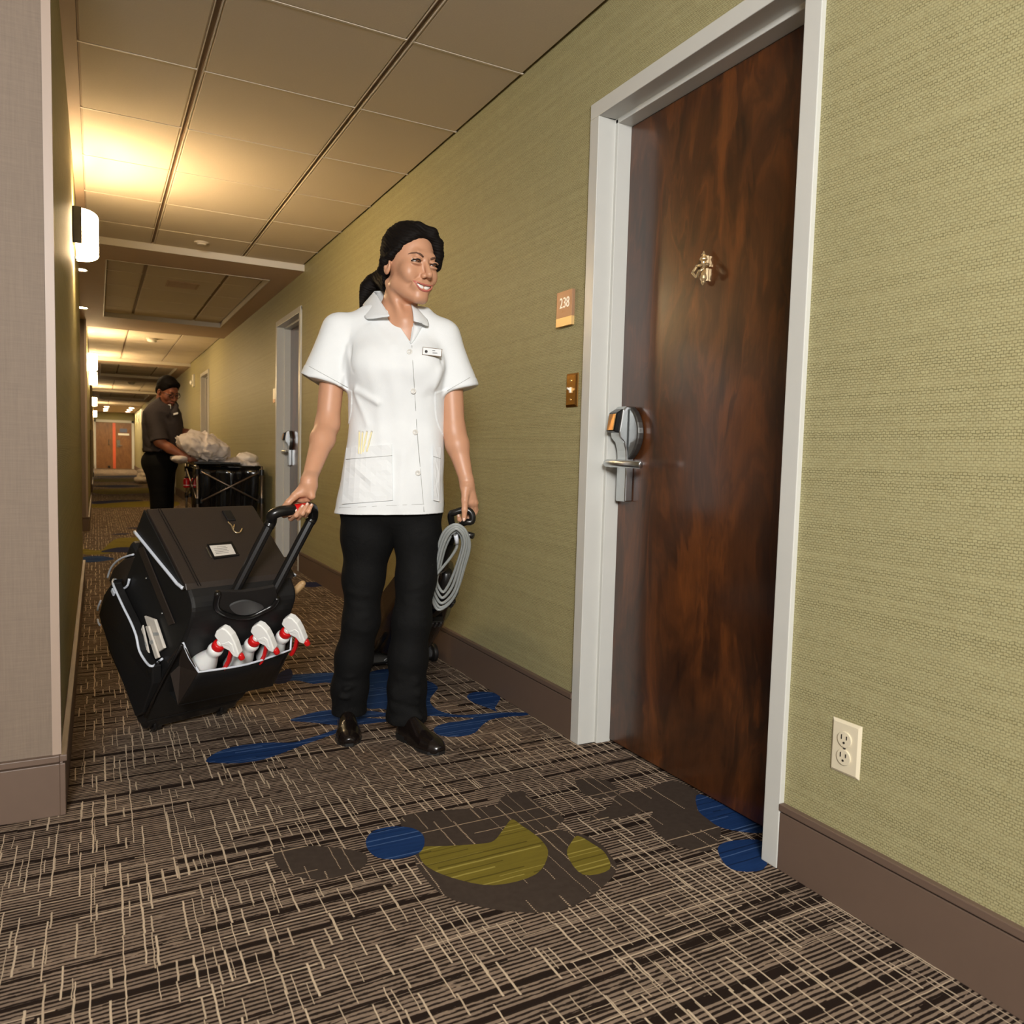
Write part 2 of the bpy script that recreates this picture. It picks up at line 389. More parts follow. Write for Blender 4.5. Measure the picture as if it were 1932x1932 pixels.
# doors along the right wall: near edge, far edge of the leaf (door_1 is room 238)
DOORS = [(1.3054, 2.1215), (6.26, 7.11), (11.95, 12.80), (17.3, 18.1), (22.8, 23.6), (28.3, 29.1)]
CW, DH, REC = .048, 2.045, .104       # casing width, leaf height, recess of the leaf
wr = MB(); y0 = -3.0
for a, b in DOORS:
    wr.box(XR, XR + .13, y0, a - .005, 0, H + .1); wr.box(XR, XR + .13, a - .005, b + .005, DH + .008, H + .1); y0 = b + .005
wr.box(XR, XR + .13, y0, YEND + .2, 0, H + .1)
struct(wr.build('wall_right', M['wall']))
def frame_and_door(n, a, b, matl):
    f = MB()
    # rabbeted steel frame: casing face, return with a stop, for both jambs and the head
    def prof(q):      # (X, distance from the opening edge, outward positive)
        return [(XR + .004, CW), (XR - .014, CW), (XR - .014, 0), (XR + .052, 0), (XR + .052, -.014), (XR + REC + .004, -.014), (XR + REC + .004, .004), (XR + .004, .004)]
    for e, sg in ((a, -1), (b, 1)):
        f.prism([(x, e + sg * q, 0) for x, q in prof(0)], (0, 0, DH))
    f.prism([(x, a - CW, DH + q) for x, q in prof(0)], (0, b - a + 2 * CW, 0))
    fr = struct(f.build('trim_%d' % n, M['white_paint'], bevel=.002))
    d = MB(); d.box(XR + REC, XR + REC + .02, a + .014, b - .014, .008, DH - .016)
    dr = struct(d.build('door_%d' % n, matl, bevel=.002))
    return dr
doors = [frame_and_door(i + 1, a, b, M['door'] if i < 2 else M['brown_door']) for i, (a, b) in enumerate(DOORS)]
bk = MB()
for a, b in DOORS: bk.box(XR + REC + .022, XR + REC + .026, a - .01, b + .01, 0, DH + .01)
struct(bk.build('wall_behind_doors', M['black_gap']))
def baseboard(name, segs, axis, plane, sgn):
    b = MB()
    for a, c in segs:
        for z0, z1, th in ((0, HB - .022, .013), (HB - .022, HB - .017, .008), (HB - .017, HB, .017)):
            lo, hi = sorted((plane, plane + sgn * th))
            (b.box(lo, hi, a, c, z0, z1) if axis == 'x' else b.box(a, c, lo, hi, z0, z1))
    return struct(b.build(name, M['base'], bevel=.002))
seg = []; y0 = -3.0
for a, b in DOORS: seg.append((y0, a - CW)); y0 = b + CW
seg.append((y0, YEND)); baseboard('baseboard_right', seg, 'x', XR, -1)
# left side: wall blocks with lobby / alcoves between them
BLK = [(2.27, 6.15), (9.87, 14.35), (18.2, 22.5), (26.4, 30.7), (34.0, YEND)]
for i, (a, b) in enumerate(BLK):
    w = MB(); w.mi = 0; w.box(XL - .5, XL, a + .004, b, 0, H + .1)
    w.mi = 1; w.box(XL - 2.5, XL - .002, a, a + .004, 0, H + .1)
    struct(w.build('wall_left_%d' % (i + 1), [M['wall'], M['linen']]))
    c = MB(); c.prism([(XL - .016, a - .004, HB), (XL + .004, a - .004, HB), (XL + .004, a + .03, HB), (XL + .001, a + .03, HB), (XL + .001, a - .001, HB), (XL - .016, a - .001, HB)], (0, 0, H - HB))
    struct(c.build('trim_%d' % (30 + i), M['corner'] ))
    baseboard('baseboard_left_front_%d' % (i + 1), [(XL - 2.5, XL + .0005)], 'y', a, -1)
    baseboard('baseboard_left_side_%d' % (i + 1), [(a - .0135, b)], 'x', XL, 1)
bkw = MB()
for (a, b), (c, d) in zip(BLK, BLK[1:]): bkw.box(XL - .9, XL - .8, b, c, 0, H + .1)
struct(bkw.build('wall_left_alcoves', M['wall']))
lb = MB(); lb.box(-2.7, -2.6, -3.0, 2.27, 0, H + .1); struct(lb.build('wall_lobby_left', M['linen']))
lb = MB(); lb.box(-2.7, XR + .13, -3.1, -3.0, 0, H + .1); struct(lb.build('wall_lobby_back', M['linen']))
we = MB(); we.box(-1, FAR_X, YEND, YEND + .1, 0, H + .1); struct(we.build('wall_end', M['wall']))

# ceiling: raised tiled bays, and dropped soffits with a tiled coffer in each
cl = MB(); cl.mi = 0; cl.box(-2.7, XR + .13, -3.1, YEND + .1, H + .0135, H + .12)
BAYS = [(-3.0, 6.15), (10.42, 14.35), (18.4, 22.5), (26.6, 30.7)]
SOFS = [(6.15, 10.42), (14.35, 18.4), (22.5, 26.6), (30.7, YEND)]
cl.mi = 1
for i, (a, b) in enumerate(SOFS):
    if i < 3:
        ra, rb = a + .48, b - .90; xa, xb = .08, 1.26
        cl.box(-1.0, XR, a, ra, SOF, H + .04); cl.box(-1.0, XR, rb, b, SOF, H + .04)
        cl.box(-1.0, xa, ra, rb, SOF, H + .04); cl.box(xb, XR, ra, rb, SOF, H + .04)
    else: cl.box(-1.0, XR, a, b, SOF + .03, H + .04)
ceiling = struct(cl.build('ceiling', [M['slot'], M['soffit']]))
tr = MB()
for i, (a, b) in enumerate(SOFS[:3]):
    tr.box(-.1 if i == 0 else -.1, XR, a - .006, a, SOF - .002, H + .004); tr.box(-.1, XR, b, b + .006, SOF - .002, H + .004)
    ra, rb = a + .48, b - .90
    tr.box(.074, 1.266, ra, ra + .006, SOF - .003, H + .02); tr.box(.074, 1.266, rb - .006, rb, SOF - .003, H + .02)
    tr.box(.074, .082, ra, rb, SOF - .003, H + .02); tr.box(1.258, 1.266, ra, rb, SOF - .003, H + .02)
struct(tr.build('trim_40', M['white_metal']))
tb = MB(); tb.box(XL, XL + .045, 2.27, 6.15, H - .012, H + .03); struct(tb.build('trim_41', M['soffit']))
# lay-in tiles: every tile a piece of its own under the ceiling
_tm = {}
def tile(x0, x1, y0, y1, z):
    k = (round(x1 - x0, 3), round(y1 - y0, 3))
    if k not in _tm:
        w, l = k; e = .007; m_ = MB()
        m_.loft([[(0, 0, .012), (w, 0, .012), (w, l, .012), (0, l, .012)], [(0, 0, .006), (w, 0, .006), (w, l, .006), (0, l, .006)],
                 [(e, e, 0), (w - e, e, 0), (w - e, l - e, 0), (e, l - e, 0)]])
        o = m_.build('ceiling_tile', M['tile'], ceiling); _tm[k] = o.data
    else:
        o = bpy.data.objects.new('ceiling_tile', _tm[k]); COL.objects.link(o); o.parent = ceiling
    o.location = (x0, y0, z)
SL = (.362, .974); tees = []
def tiles(xa, xb, ya, yb, z, phase, sw=.011):
    cols = [(xa, SL[0] - sw), (SL[0] + sw, SL[1] - sw), (SL[1] + sw, xb)]
    k = math.ceil((ya - phase) / .6125 - 1e-6); ys = [ya]
    while phase + k * .6125 < yb - .02:
        if phase + k * .6125 > ya + .02: ys.append(phase + k * .6125)
        k += 1
    ys.append(yb)
    for p in ys[1:-1]:
        for c, d in cols: tees.append((c, d, p, z))
    for p, q in zip(ys, ys[1:]):
        for c, d in cols: tile(c + .002, d - .002, p + .002, q - .002, z)
tiles(XL + .045, XR - .004, -.4, 6.144, H, 5.107)
for a, b in BAYS[1:]: tiles(XL + .004, XR - .004, a + .006, b - .006, H, a + .3)
for a, b in SOFS[:3]: tiles(.084, 1.256, a + .488, b - .908, H, a + .488)
gd = MB()
for c, d, p, z in tees: gd.box(c, d, p - .0045, p + .0045, z - .0012, z + .004)
for a, b in [(-.4, 6.14)] + BAYS[1:]:
    for s_ in SL: gd.box(s_ - .0125, s_ - .0095, a, b, H - .001, H + .02); gd.box(s_ + .0095, s_ + .0125, a, b, H - .001, H + .02)
struct(gd.build('trim_42', M['grid']))
sp = MB(); sp.box(-2.6, XL + .04, -3, 2.27, H, H + .03); sp.box(XL + .04, XR, -3, -.4, H, H + .03); struct(sp.build('ceiling_lobby', M['tile']))

# far end: a pair of brown doors in a pale frame
xa, xb = at_y(181.5, 887, YEND)[0], at_y(249, 887, YEND)[0]; xm = at_y(216, 887, YEND)[0]; zt = at_y(216, 797, YEND)[2]
f = MB(); f.box(xa - .12, xa, YEND - .05, YEND, 0, zt + .1); f.box(xb, xb + .12, YEND - .05, YEND, 0, zt + .1); f.box(xa - .12, xb + .12, YEND - .05, YEND, zt, zt + .1)
struct(f.build('trim_20', M['white_paint']))
for n, (p, q) in ((20, (xa, xm)), (21, (xm, xb))):
    d = MB(); d.box(p + .006, q - .006, YEND - .03, YEND - .002, .01, zt - .01); dd = struct(d.build('door_%d' % n, M['brown_door']))
    if n == 20:
        k = MB(); k.tube([(q - .2, YEND - .032, 1.0), (q - .2, YEND - .07, 1.02), (q - .2, YEND - .07, 1.2), (q - .2, YEND - .032, 1.22)], .015); k.build('pull_handle', M['steel_dark'], dd)
        k = MB(); k.ball((q - .2, YEND - .05, .09), .05); k.build('doorstop', M['dark'], dd)
    else:
        k = MB(); k.box(p + .1, p + .22, YEND - .06, YEND - .03, .92, 1.22); k.tube([(p + .16, YEND - .06, 1.0), (p + .16, YEND - .1, 1.0), (p + .3, YEND - .1, 1.0)], .015); k.build('lock', M['steel_dark'], dd)
mu = MB(); mu.box(xm - .055, xm + .055, YEND - .06, YEND - .03, .01, zt - .02)
struct(mu.build('trim_21', mat('red_astragal', S(214, 96, 62), .3, nz=.15, nscale=3)))
sg = thing('door_sign', 'blue and white sign on the right leaf of the far brown double door', 'sign', (xm + .35, YEND - .035, 1.55))
k = MB(); k.box(-.14, .14, -.01, 0, 0, .16); k.build('upper_plate', mat('blue_grey_plate', S(84, 92, 120), .4), sg)
k = MB(); k.box(-.2, .22, -.01, 0, -.12, -.04); k.build('lower_plate', M['white_plastic'], sg)

# ------------------------------------------------------------------ wall lights
def sconce(Y, label, big=True):
    t = thing('wall_sconce', label, 'wall lamp', (XL, Y, 1.918), 'half-drum wall sconces along the left wall')
    L, D, HH, n = .175, .100, .184, 18
    ring = lambda z, s=1.0: [(.012 + D * s * math.sin(PI * k / n) ** .8, -L * s * math.cos(PI * k / n), z) for k in range(n + 1)]
    P = [ring(z) for z in (0, HH * .33, HH * .66, HH)]
    sh = MB(); sh.grid(P); sh.grid([ring(z, .97) for z in (0, HH)]); sh.grid([ring(0, .97), ring(0)]); sh.grid([ring(HH, .97), ring(HH)])
    o = sh.build('shade', M['shade'], t, smooth=False)
    bp = MB(); bp.box(0, .012, -L * .92, L * .92, .02, HH - .02); bp.build('back_plate', M['steel'], t)
    if big:
        br = MB(); br.box(.004, .04, -L - .012, -L - .004, .012, HH + .002); br.box(.0, .014, -L - .01, -L + .04, .012, HH + .002); br.build('bracket', M['steel_dark'], t, bevel=.002)
        br = MB(); br.box(.004, .04, L + .004, L + .012, .012, HH + .002); br.build('bracket', M['steel_dark'], t, bevel=.002)
    la = MB(); la.lathe([(.018, -.04), (.024, -.02), (.024, .05), (.014, .075), (.004, .08)], (.05, 0, .09)); la.build('bulb', M['lamp'], t, smooth=True)
    return t
sconce(4.55, 'large glowing white half-drum sconce on the near left wall')
sconce(11.25, 'glowing half-drum sconce beyond the first alcove, upper of the distant row', False)
sconce(13.9, 'glowing half-drum sconce just past the second one on the left wall', False)
sconce(21.3, 'small glowing sconce third down the distant row on the left wall', False)
sconce(29.3, 'farthest glowing sconce, beside the top of the brown double doors', False)

def downlight(x, y, z, label, group, r=.055, power=10):
    t = thing('downlight', label, 'ceiling lamp', (x, y, z), group)
    k = MB(); k.lathe([(r + .016, 0), (r + .016, -.006), (r, -.006), (r * .92, .01), (r + .016, .01)], n=18); k.build('ring', M['white_metal'], t, smooth=True)
    k = MB(); k.lathe([(r * .9, .004), (r * .9, -.002)], n=18); k.build('lens', M['downlamp'] if r < .08 else M['far_lamp'], t)
    return t
downlight(-.100, 7.12, SOF, 'lit recessed downlight just below the near sconce, first of two', 'alcove downlights', .045)
downlight(-.112, 9.05, SOF, 'lit recessed downlight beyond the first one in the brown soffit', 'alcove downlights', .045)
n_ = 0
for row, w in ((.335, 'left'), (1.14, 'right')):
    for q, yy in enumerate((31.8, 33.6, 35.4)):
        downlight(row, yy, SOF + .03, ['nearest', 'middle', 'farthest'][q] + ' lit downlight of the ' + w + ' row before the brown double doors', 'downlights at the corridor end', .1)

# ------------------------------------------------------------------ small fittings on ceiling and walls
def detector(x, y, z, label, r=.06):
    t = thing('smoke_detector', label, 'smoke detector', (x, y, z))
    k = MB(); k.lathe([(r * 1.25, 0), (r * 1.25, -.012), (r * 1.1, -.014)], n=20); k.build('base', M['white_metal'], t, smooth=True, bevel=.001)
    k = MB(); k.lathe([(r, -.014), (r * 1.02, -.03), (r * .8, -.045), (r * .3, -.05)], n=20); k.build('cover', M['white_plastic'], t, smooth=True)
detector(.66, 11.4, H, 'white round smoke detector on the bright tiled bay past the soffit')
detector(.70, 19.4, H, 'small dark-looking detector on the far tiled bay above the man')
t = thing('sprinkler_cover', 'flat round cover plate on the near ceiling tiles', 'sprinkler', (.66, 5.9, H))
k = MB(); k.lathe([(.05, 0), (.05, -.004), (.036, -.007), (.034, -.012)], n=20); k.build('plate', M['tile'], t, smooth=True)
k = MB(); k.lathe([(.03, -.008), (.03, -.016), (.02, -.018)], n=16); k.build('cap', M['grid'], t, smooth=True)
for (vx, vy, lab) in ((.68, 7.5, 'slatted air vent in the nearer brown ceiling coffer'), (.70, 15.4, 'slatted air vent in the second ceiling coffer')):
    t = thing('air_vent', lab, 'vent', (vx, vy, H - .001))
    k = MB(); k.box(-.13, .13, -.13, -.115, -.006, .004); k.box(-.13, .13, .115, .13, -.006, .004); k.box(-.13, -.115, -.115, .115, -.006, .004); k.box(.115, .13, -.115, .115, -.006, .004); k.build('frame', M['soffit'], t)
    k = MB(); k.box(-.115, .115, -.115, .115, .001, .004); k.build('backing', M['slot'], t)
    for q in range(5):
        k = MB(); k.box(-.113, .113, -.1 + q * .045, -.075 + q * .045, -.005, 0); k.build('slat', M['soffit'], t)
t = thing('alarm_strobe', 'white fire alarm strobe high on the right wall before the narrow far door', 'alarm', (XR, 13.75, 1.96))
k = MB(); k.box(-.035, 0, -.07, .07, 0, .2); k.build('housing', M['white_plastic'], t, bevel=.006)
k = MB(); k.ball((-.05, 0, .07), (.03, .05, .04)); k.build('lens', mat('strobe_lens', S(240, 238, 230), .1), t, smooth=True)
# room number sign
ya, yb = at_x(1056.5, 550, XR)[1], at_x(1085.5, 545, XR)[1]; z1 = at_x(1085, 545, XR)[2]; z0 = at_x(1084, 612, XR)[2]
t = thing('room_sign', 'bronze room sign reading 238 on the wall by the near door', 'sign', (XR, (ya + yb) / 2, z0))
hw, hh = abs(ya - yb) / 2, z1 - z0
k = MB(); k.box(-.012, 0, -hw, hw, hh * .25, hh); k.build('plate', mat('sign_bronze', S(168, 130, 100), .45, .3, nz=.06, nscale=300), t, bevel=.0006)
k = MB(); k.box(-.0125, 0, -hw, hw, 0, hh * .25); k.build('lower_strip', mat('sign_gold', S(222, 184, 124), .4, .3), t, bevel=.0006)
def text(body, size, mat_, parent, M4, ext=.0006, sx=1.0):
    c = bpy.data.curves.new('lettering', 'FONT'); c.body = body; c.size = size; c.extrude = ext; c.align_x = 'CENTER'; c.align_y = 'CENTER'
    tmp = bpy.data.objects.new('tmp', c); me = bpy.data.meshes.new_from_object(tmp); bpy.data.objects.remove(tmp); me.materials.clear(); me.materials.append(mat_)
    me.transform(M4 @ Matrix.Diagonal((sx, 1, 1, 1))); o = bpy.data.objects.new('lettering', me); COL.objects.link(o); o.parent = parent; return o
M_wallX = Matrix(((0, 0, -1, 0), (-1, 0, 0, 0), (0, 1, 0, 0), (0, 0, 0, 1)))      # text on the right wall, facing -X
text('238', .050, M['white_plastic'], t, Matrix.Translation((-.0125, -.003, hh * .65)) @ M_wallX, sx=.85)
k = MB()
for q in range(5): k.ball((-.0124, .012 - q * .005, hh * .40 + (.004 if q % 2 else 0)), .0011, 6, 4)
o = k.build('braille_dots', M['bronze'], t)
# switch plate
ya, yb = at_x(1071, 705, XR)[1], at_x(1092.5, 704, XR)[1]; z1 = at_x(1081, 704.5, XR)[2]; z0 = at_x(1081, 768, XR)[2]
t = thing('bell_plate', 'brass wall plate with a white toggle below the room sign', 'switch', (XR, (ya + yb) / 2, z0)); hw, hh = abs(ya - yb) / 2, z1 - z0
k = MB(); k.loft([[(0, -hw, 0), (0, hw, 0), (0, hw, hh), (0, -hw, hh)], [(-.003, -hw, 0), (-.003, hw, 0), (-.003, hw, hh), (-.003, -hw, hh)],
                  [(-.008, -hw + .008, .008), (-.008, hw - .008, .008), (-.008, hw - .008, hh - .008), (-.008, -hw + .008, hh - .008)]]); k.build('plate', M['brass'], t, bevel=.001)
k = MB(); k.box(-.013, -.007, -.004, .004, hh / 2 - .009, hh / 2 + .009); k.hexa([(-.01, -.003, hh / 2 - .004), (-.01, .003, hh / 2 - .004), (-.022, .003, hh / 2 + .002), (-.022, -.003, hh / 2 + .002), (-.01, -.003, hh / 2 + .004), (-.01, .003, hh / 2 + .004), (-.022, .003, hh / 2 + .008), (-.022, -.003, hh / 2 + .008)]); k.build('toggle', M['white_plastic'], t)
for zz in (hh * .22, hh * .78):
    k = MB(); k.lathe([(.004, 0), (.004, .002), (.002, .003)], (-.0075, 0, zz), (-1, 0, 0), 10); k.build('screw', M['gold'], t)
# outlet
ya, yb = at_x(1573, 1352, XR)[1], at_x(1628, 1372, XR)[1]; z1, z0 = at_x(1602, 1362, XR)[2], at_x(1597, 1462, XR)[2]
t = thing('wall_outlet', 'ivory duplex wall outlet low on the wall beside the door', 'outlet', (XR, (ya + yb) / 2, (z0 + z1) / 2)); hw, hh = abs(ya - yb) / 2, (z1 - z0) / 2
k = MB(); k.loft([[(0, -hw, -hh), (0, hw, -hh), (0, hw, hh), (0, -hw, hh)], [(-.002, -hw, -hh), (-.002, hw, -hh), (-.002, hw, hh), (-.002, -hw, hh)],
                  [(-.006, -hw + .006, -hh + .006), (-.006, hw - .006, -hh + .006), (-.006, hw - .006, hh - .006), (-.006, -hw + .006, hh - .006)]]); k.build('plate', M['cream_plastic'], t, bevel=.001)
for s_ in (1, -1):
    zc = s_ * .0196
    k = MB(); k.lathe([(.0175, 0), (.0175, .003), (.0165, .0035)], (-.006, 0, zc), (-1, 0, 0), 20); so = k.build('socket', M['cream_plastic'], t)
    k = MB(); k.box(-.0105, -.0093, -.0075, -.0055, zc + .001, zc + .009); k.box(-.0105, -.0093, .0055, .0075, zc, zc + .010); k.lathe([(.0026, 0), (.0026, .001)], (-.0094, 0, zc - .007), (-1, 0, 0), 10); k.build('slot', M['dark'], so)
k = MB(); k.lathe([(.003, 0), (.003, .0015)], (-.006, 0, 0), (-1, 0, 0), 10); k.build('screw', M['steel_dark'], t)
# small plate by the second door, cream panel far down the left side
t = thing('room_sign', 'narrow pale room sign beside the second door frame', 'sign', (XR, 7.24, 1.39)); k = MB(); k.box(-.01, 0, -.05, .05, .03, .125); k.build('plate', M['cream_plastic'], t); k = MB(); k.box(-.0105, 0, -.05, .05, 0, .03); k.build('lower_strip', M['bronze'], t)
yy = 18.2; xq, xw = at_y(166.5, 760, yy)[0], at_y(174.5, 760, yy)[0]; zq = at_y(170, 811, yy)[2]
k = MB(); k.box(xq, xw, yy - .03, yy - .014, zq, 2.25); tag(k.build('wall_panel', mat('cream_panel', S(226, 206, 150), .6)), 'tall cream panel on the far left wall end above brown wall', 'panel')

# ------------------------------------------------------------------ distance-field sculpting (for bodies, hair and clothing)
def v3(*a): return np.array(a, np.float64)
def rc(p, a, b, ra, rb):                       # tapered capsule
    a = np.asarray(a, float); b = np.asarray(b, float); ba = b - a; pa = p - a
    t = np.clip(pa @ ba / (ba @ ba + 1e-12), 0, 1)
    return np.linalg.norm(pa - t[:, None] * ba, axis=1) - (ra + (rb - ra) * t)
def chain(p, pts, rs, k=.004):
    d = None
    for i in range(len(pts) - 1):
        q = rc(p, pts[i], pts[i + 1], rs[i], rs[i + 1]); d = q if d is None else smin(d, q, k)
    return d
def ell(p, c, r, R=None):
    q = p - np.asarray(c, float)
    if R is not None: q = q @ R
    r = np.asarray(r, float); k0 = np.linalg.norm(q / r, axis=1); k1 = np.linalg.norm(q / (r * r), axis=1)
    return k0 * (k0 - 1) / (k1 + 1e-9)
def smin(a, b, k):
    h = np.clip(.5 + .5 * (b - a) / k, 0, 1); return b + (a - b) * h - k * h * (1 - h)
def smax(a, b, k): return -smin(-a, -b, k)
def sstep(a, b, x): t = np.clip((x - a) / (b - a), 0, 1); return t * t * (3 - 2 * t)
def segd(p, a, b):
    a = np.asarray(a, float); b = np.asarray(b, float); ba = b - a; t = np.clip((p - a) @ ba / (ba @ ba), 0, 1)
    return np.linalg.norm(p - a - t[:, None] * ba, axis=1)
def sculpt(f, lo, hi, h, steps=2, lip=1.6):
    """naive surface nets over the zero set of f inside the box lo..hi, cell size h -> (verts, quads)"""
    lo = np.array(lo, float); hi = np.array(hi, float); B = 10
    nb = np.ceil((hi - lo) / (h * B)).astype(int); n = nb * B
    G = np.full(n, 9.0, np.float32)
    bi = np.stack(np.meshgrid(*[np.arange(k) for k in nb], indexing='ij'), -1).reshape(-1, 3)
    cen = lo + (bi * B + (B - 1) / 2) * h
    dc = np.concatenate([f(c) for c in np.array_split(cen, max(1, len(cen) // 60000))])
    rad = h * B * .87 * lip + h
    o = np.stack(np.meshgrid(*[np.arange(B)] * 3, indexing='ij'), -1).reshape(-1, 3)
    Gv = G.reshape(nb[0], B, nb[1], B, nb[2], B)
    far = np.abs(dc) >= rad
    Gv.transpose(0, 2, 4, 1, 3, 5)[tuple(bi[far].T)] = np.sign(dc[far])[:, None, None, None]
    act = bi[~far]
    for ch in np.array_split(act, max(1, len(act) // 200)):
        if len(ch) == 0: continue
        P = lo + (ch[:, None, :] * B + o[None]) * h
        d = f(P.reshape(-1, 3)).reshape(len(ch), B, B, B)
        Gv.transpose(0, 2, 4, 1, 3, 5)[tuple(ch.T)] = d
    s = G < 0
    c = [s[i:n[0] - 1 + i, j:n[1] - 1 + j, k:n[2] - 1 + k] for i in (0, 1) for j in (0, 1) for k in (0, 1)]
    cnt = sum(q.astype(np.int8) for q in c); mixed = (cnt > 0) & (cnt < 8)
    idx = np.argwhere(mixed); vid = np.full(mixed.shape, -1, np.int32); vid[tuple(idx.T)] = np.arange(len(idx))
    acc = np.zeros((len(idx), 3)); num = np.zeros(len(idx))
    cor = [(i, j, k) for i in (0, 1) for j in (0, 1) for k in (0, 1)]
    for a in range(8):
        for b in range(a + 1, 8):
            if sum(abs(x - y) for x, y in zip(cor[a], cor[b])) != 1: continue
            A = G[tuple((idx + cor[a]).T)]; Bv = G[tuple((idx + cor[b]).T)]; m = (A < 0) != (Bv < 0)
            t = np.where(m, A / (A - Bv + 1e-20), 0); pt = np.array(cor[a]) + t[:, None] * (np.array(cor[b]) - np.array(cor[a]))
            acc[m] += pt[m]; num[m] += 1
    V = lo + (idx + acc / num[:, None]) * h
    Q = []
    for ax in range(3):
        e = [0, 0, 0]; e[ax] = 1; u, w = [k for k in range(3) if k != ax]
        sl0 = [slice(1, n[k] - 1) for k in range(3)]; sl0[ax] = slice(0, n[ax] - 1); sl1 = list(sl0); sl1[ax] = slice(1, n[ax])
        S0, S1 = s[tuple(sl0)], s[tuple(sl1)]
        I = np.argwhere(S0 != S1); off = np.array([1, 1, 1]); off[ax] = 0; I0 = I + off
        flip = S1[tuple(I.T)]
        def vi(du, dw):
            q = I0.copy(); q[:, u] -= du; q[:, w] -= dw; return vid[tuple(q.T)]
        q = np.stack([vi(0, 0), vi(1, 0), vi(1, 1), vi(0, 1)], 1)
        if ax == 1: flip = ~flip
        q[flip] = q[flip][:, ::-1]; Q.append(q)
    Q = np.concatenate(Q); Q = Q[(Q >= 0).all(1)]
    for _ in range(steps):
        e = h * .25; d = f(V); g = np.stack([(f(V + e * np.eye(3)[k]) - f(V - e * np.eye(3)[k])) / (2 * e) for k in range(3)], 1)
        st = -(d / np.maximum((g * g).sum(1), .2))[:, None] * g; ln = np.linalg.norm(st, axis=1, keepdims=True)
        V = V + st * np.minimum(1, h * .8 / (ln + 1e-9))
    return V, Q
def np_mesh(name, pieces, mats, parent=None, matidx=None):
    vs, fs, o = [], [], 0
    for V, Q in pieces: vs.append(V); fs.append(Q + o); o += len(V)
    V = np.concatenate(vs).astype(np.float32); Q = np.concatenate(fs).astype(np.int32)
    me = bpy.data.meshes.new(name); me.vertices.add(len(V)); me.vertices.foreach_set('co', V.ravel())
    me.loops.add(Q.size); me.loops.foreach_set('vertex_index', Q.ravel())
    me.polygons.add(len(Q)); me.polygons.foreach_set('loop_start', np.arange(0, Q.size, 4, dtype=np.int32)); me.polygons.foreach_set('loop_total', np.full(len(Q), 4, np.int32))
    for m in (mats if isinstance(mats, (list, tuple)) else [mats]): me.materials.append(m)
    if matidx is not None: me.polygons.foreach_set('material_index', matidx(V[Q].mean(1)).astype(np.int32))
    me.polygons.foreach_set('use_smooth', [True] * len(Q)); me.update(); me.validate()
    o = bpy.data.objects.new(name, me); COL.objects.link(o)
    if parent is not None: o.parent = parent
    return o
def noise3(p, sc, seed=0):     # cheap smooth pseudo-noise
    q = p * sc + seed
    return (np.sin(q[:, 0] * 1.7 + np.sin(q[:, 1] * 2.3 + 1.1)) + np.sin(q[:, 1] * 1.9 + np.sin(q[:, 2] * 2.1 + .3)) + np.sin(q[:, 2] * 1.6 + np.sin(q[:, 0] * 2.7 + 2.2))) / 3

class Stand:
    """an upright plane at distance D facing the camera; (u, v, z): right, towards the camera, up"""
    def __init__(s, D): s.D = D; s.O = fh * D
    def at(s, x, y, v=0.0):
        d = ray(x, y); P = CAM + d * ((s.D - v) / (d @ fh)); return v3(P @ rh, v, P[2])
    def loc(s, P): P = np.asarray(P, float); return v3(P @ rh, s.D - P @ fh, P[2])
    def world(s, q): return s.O + q[0] * rh - q[1] * fh + v3(0, 0, q[2])
    def root(s, name, label, cat, u, v):
        t = thing(name, label, cat); t.matrix_world = Matrix([[rh[0], -fh[0], 0, s.O[0] + u * rh[0] - v * fh[0]], [rh[1], -fh[1], 0, s.O[1] + u * rh[1] - v * fh[1]], [0, 0, 1, 0], [0, 0, 0, 1]])
        s.off = v3(u, v, 0); return t
def rotm(yaw, pitch, roll):
    """columns: the head's left, forward, up, in (u, v, z)"""
    F = v3(math.sin(yaw) * math.cos(pitch), math.cos(yaw) * math.cos(pitch), -math.sin(pitch))
    L = v3(math.cos(yaw), -math.sin(yaw), 0); U = np.cross(F, L) * -1
    if U[2] < 0: U = -U
    c, s_ = math.cos(roll), math.sin(roll)
    return np.stack([c * L + s_ * U, F, -s_ * L + c * U], 1)
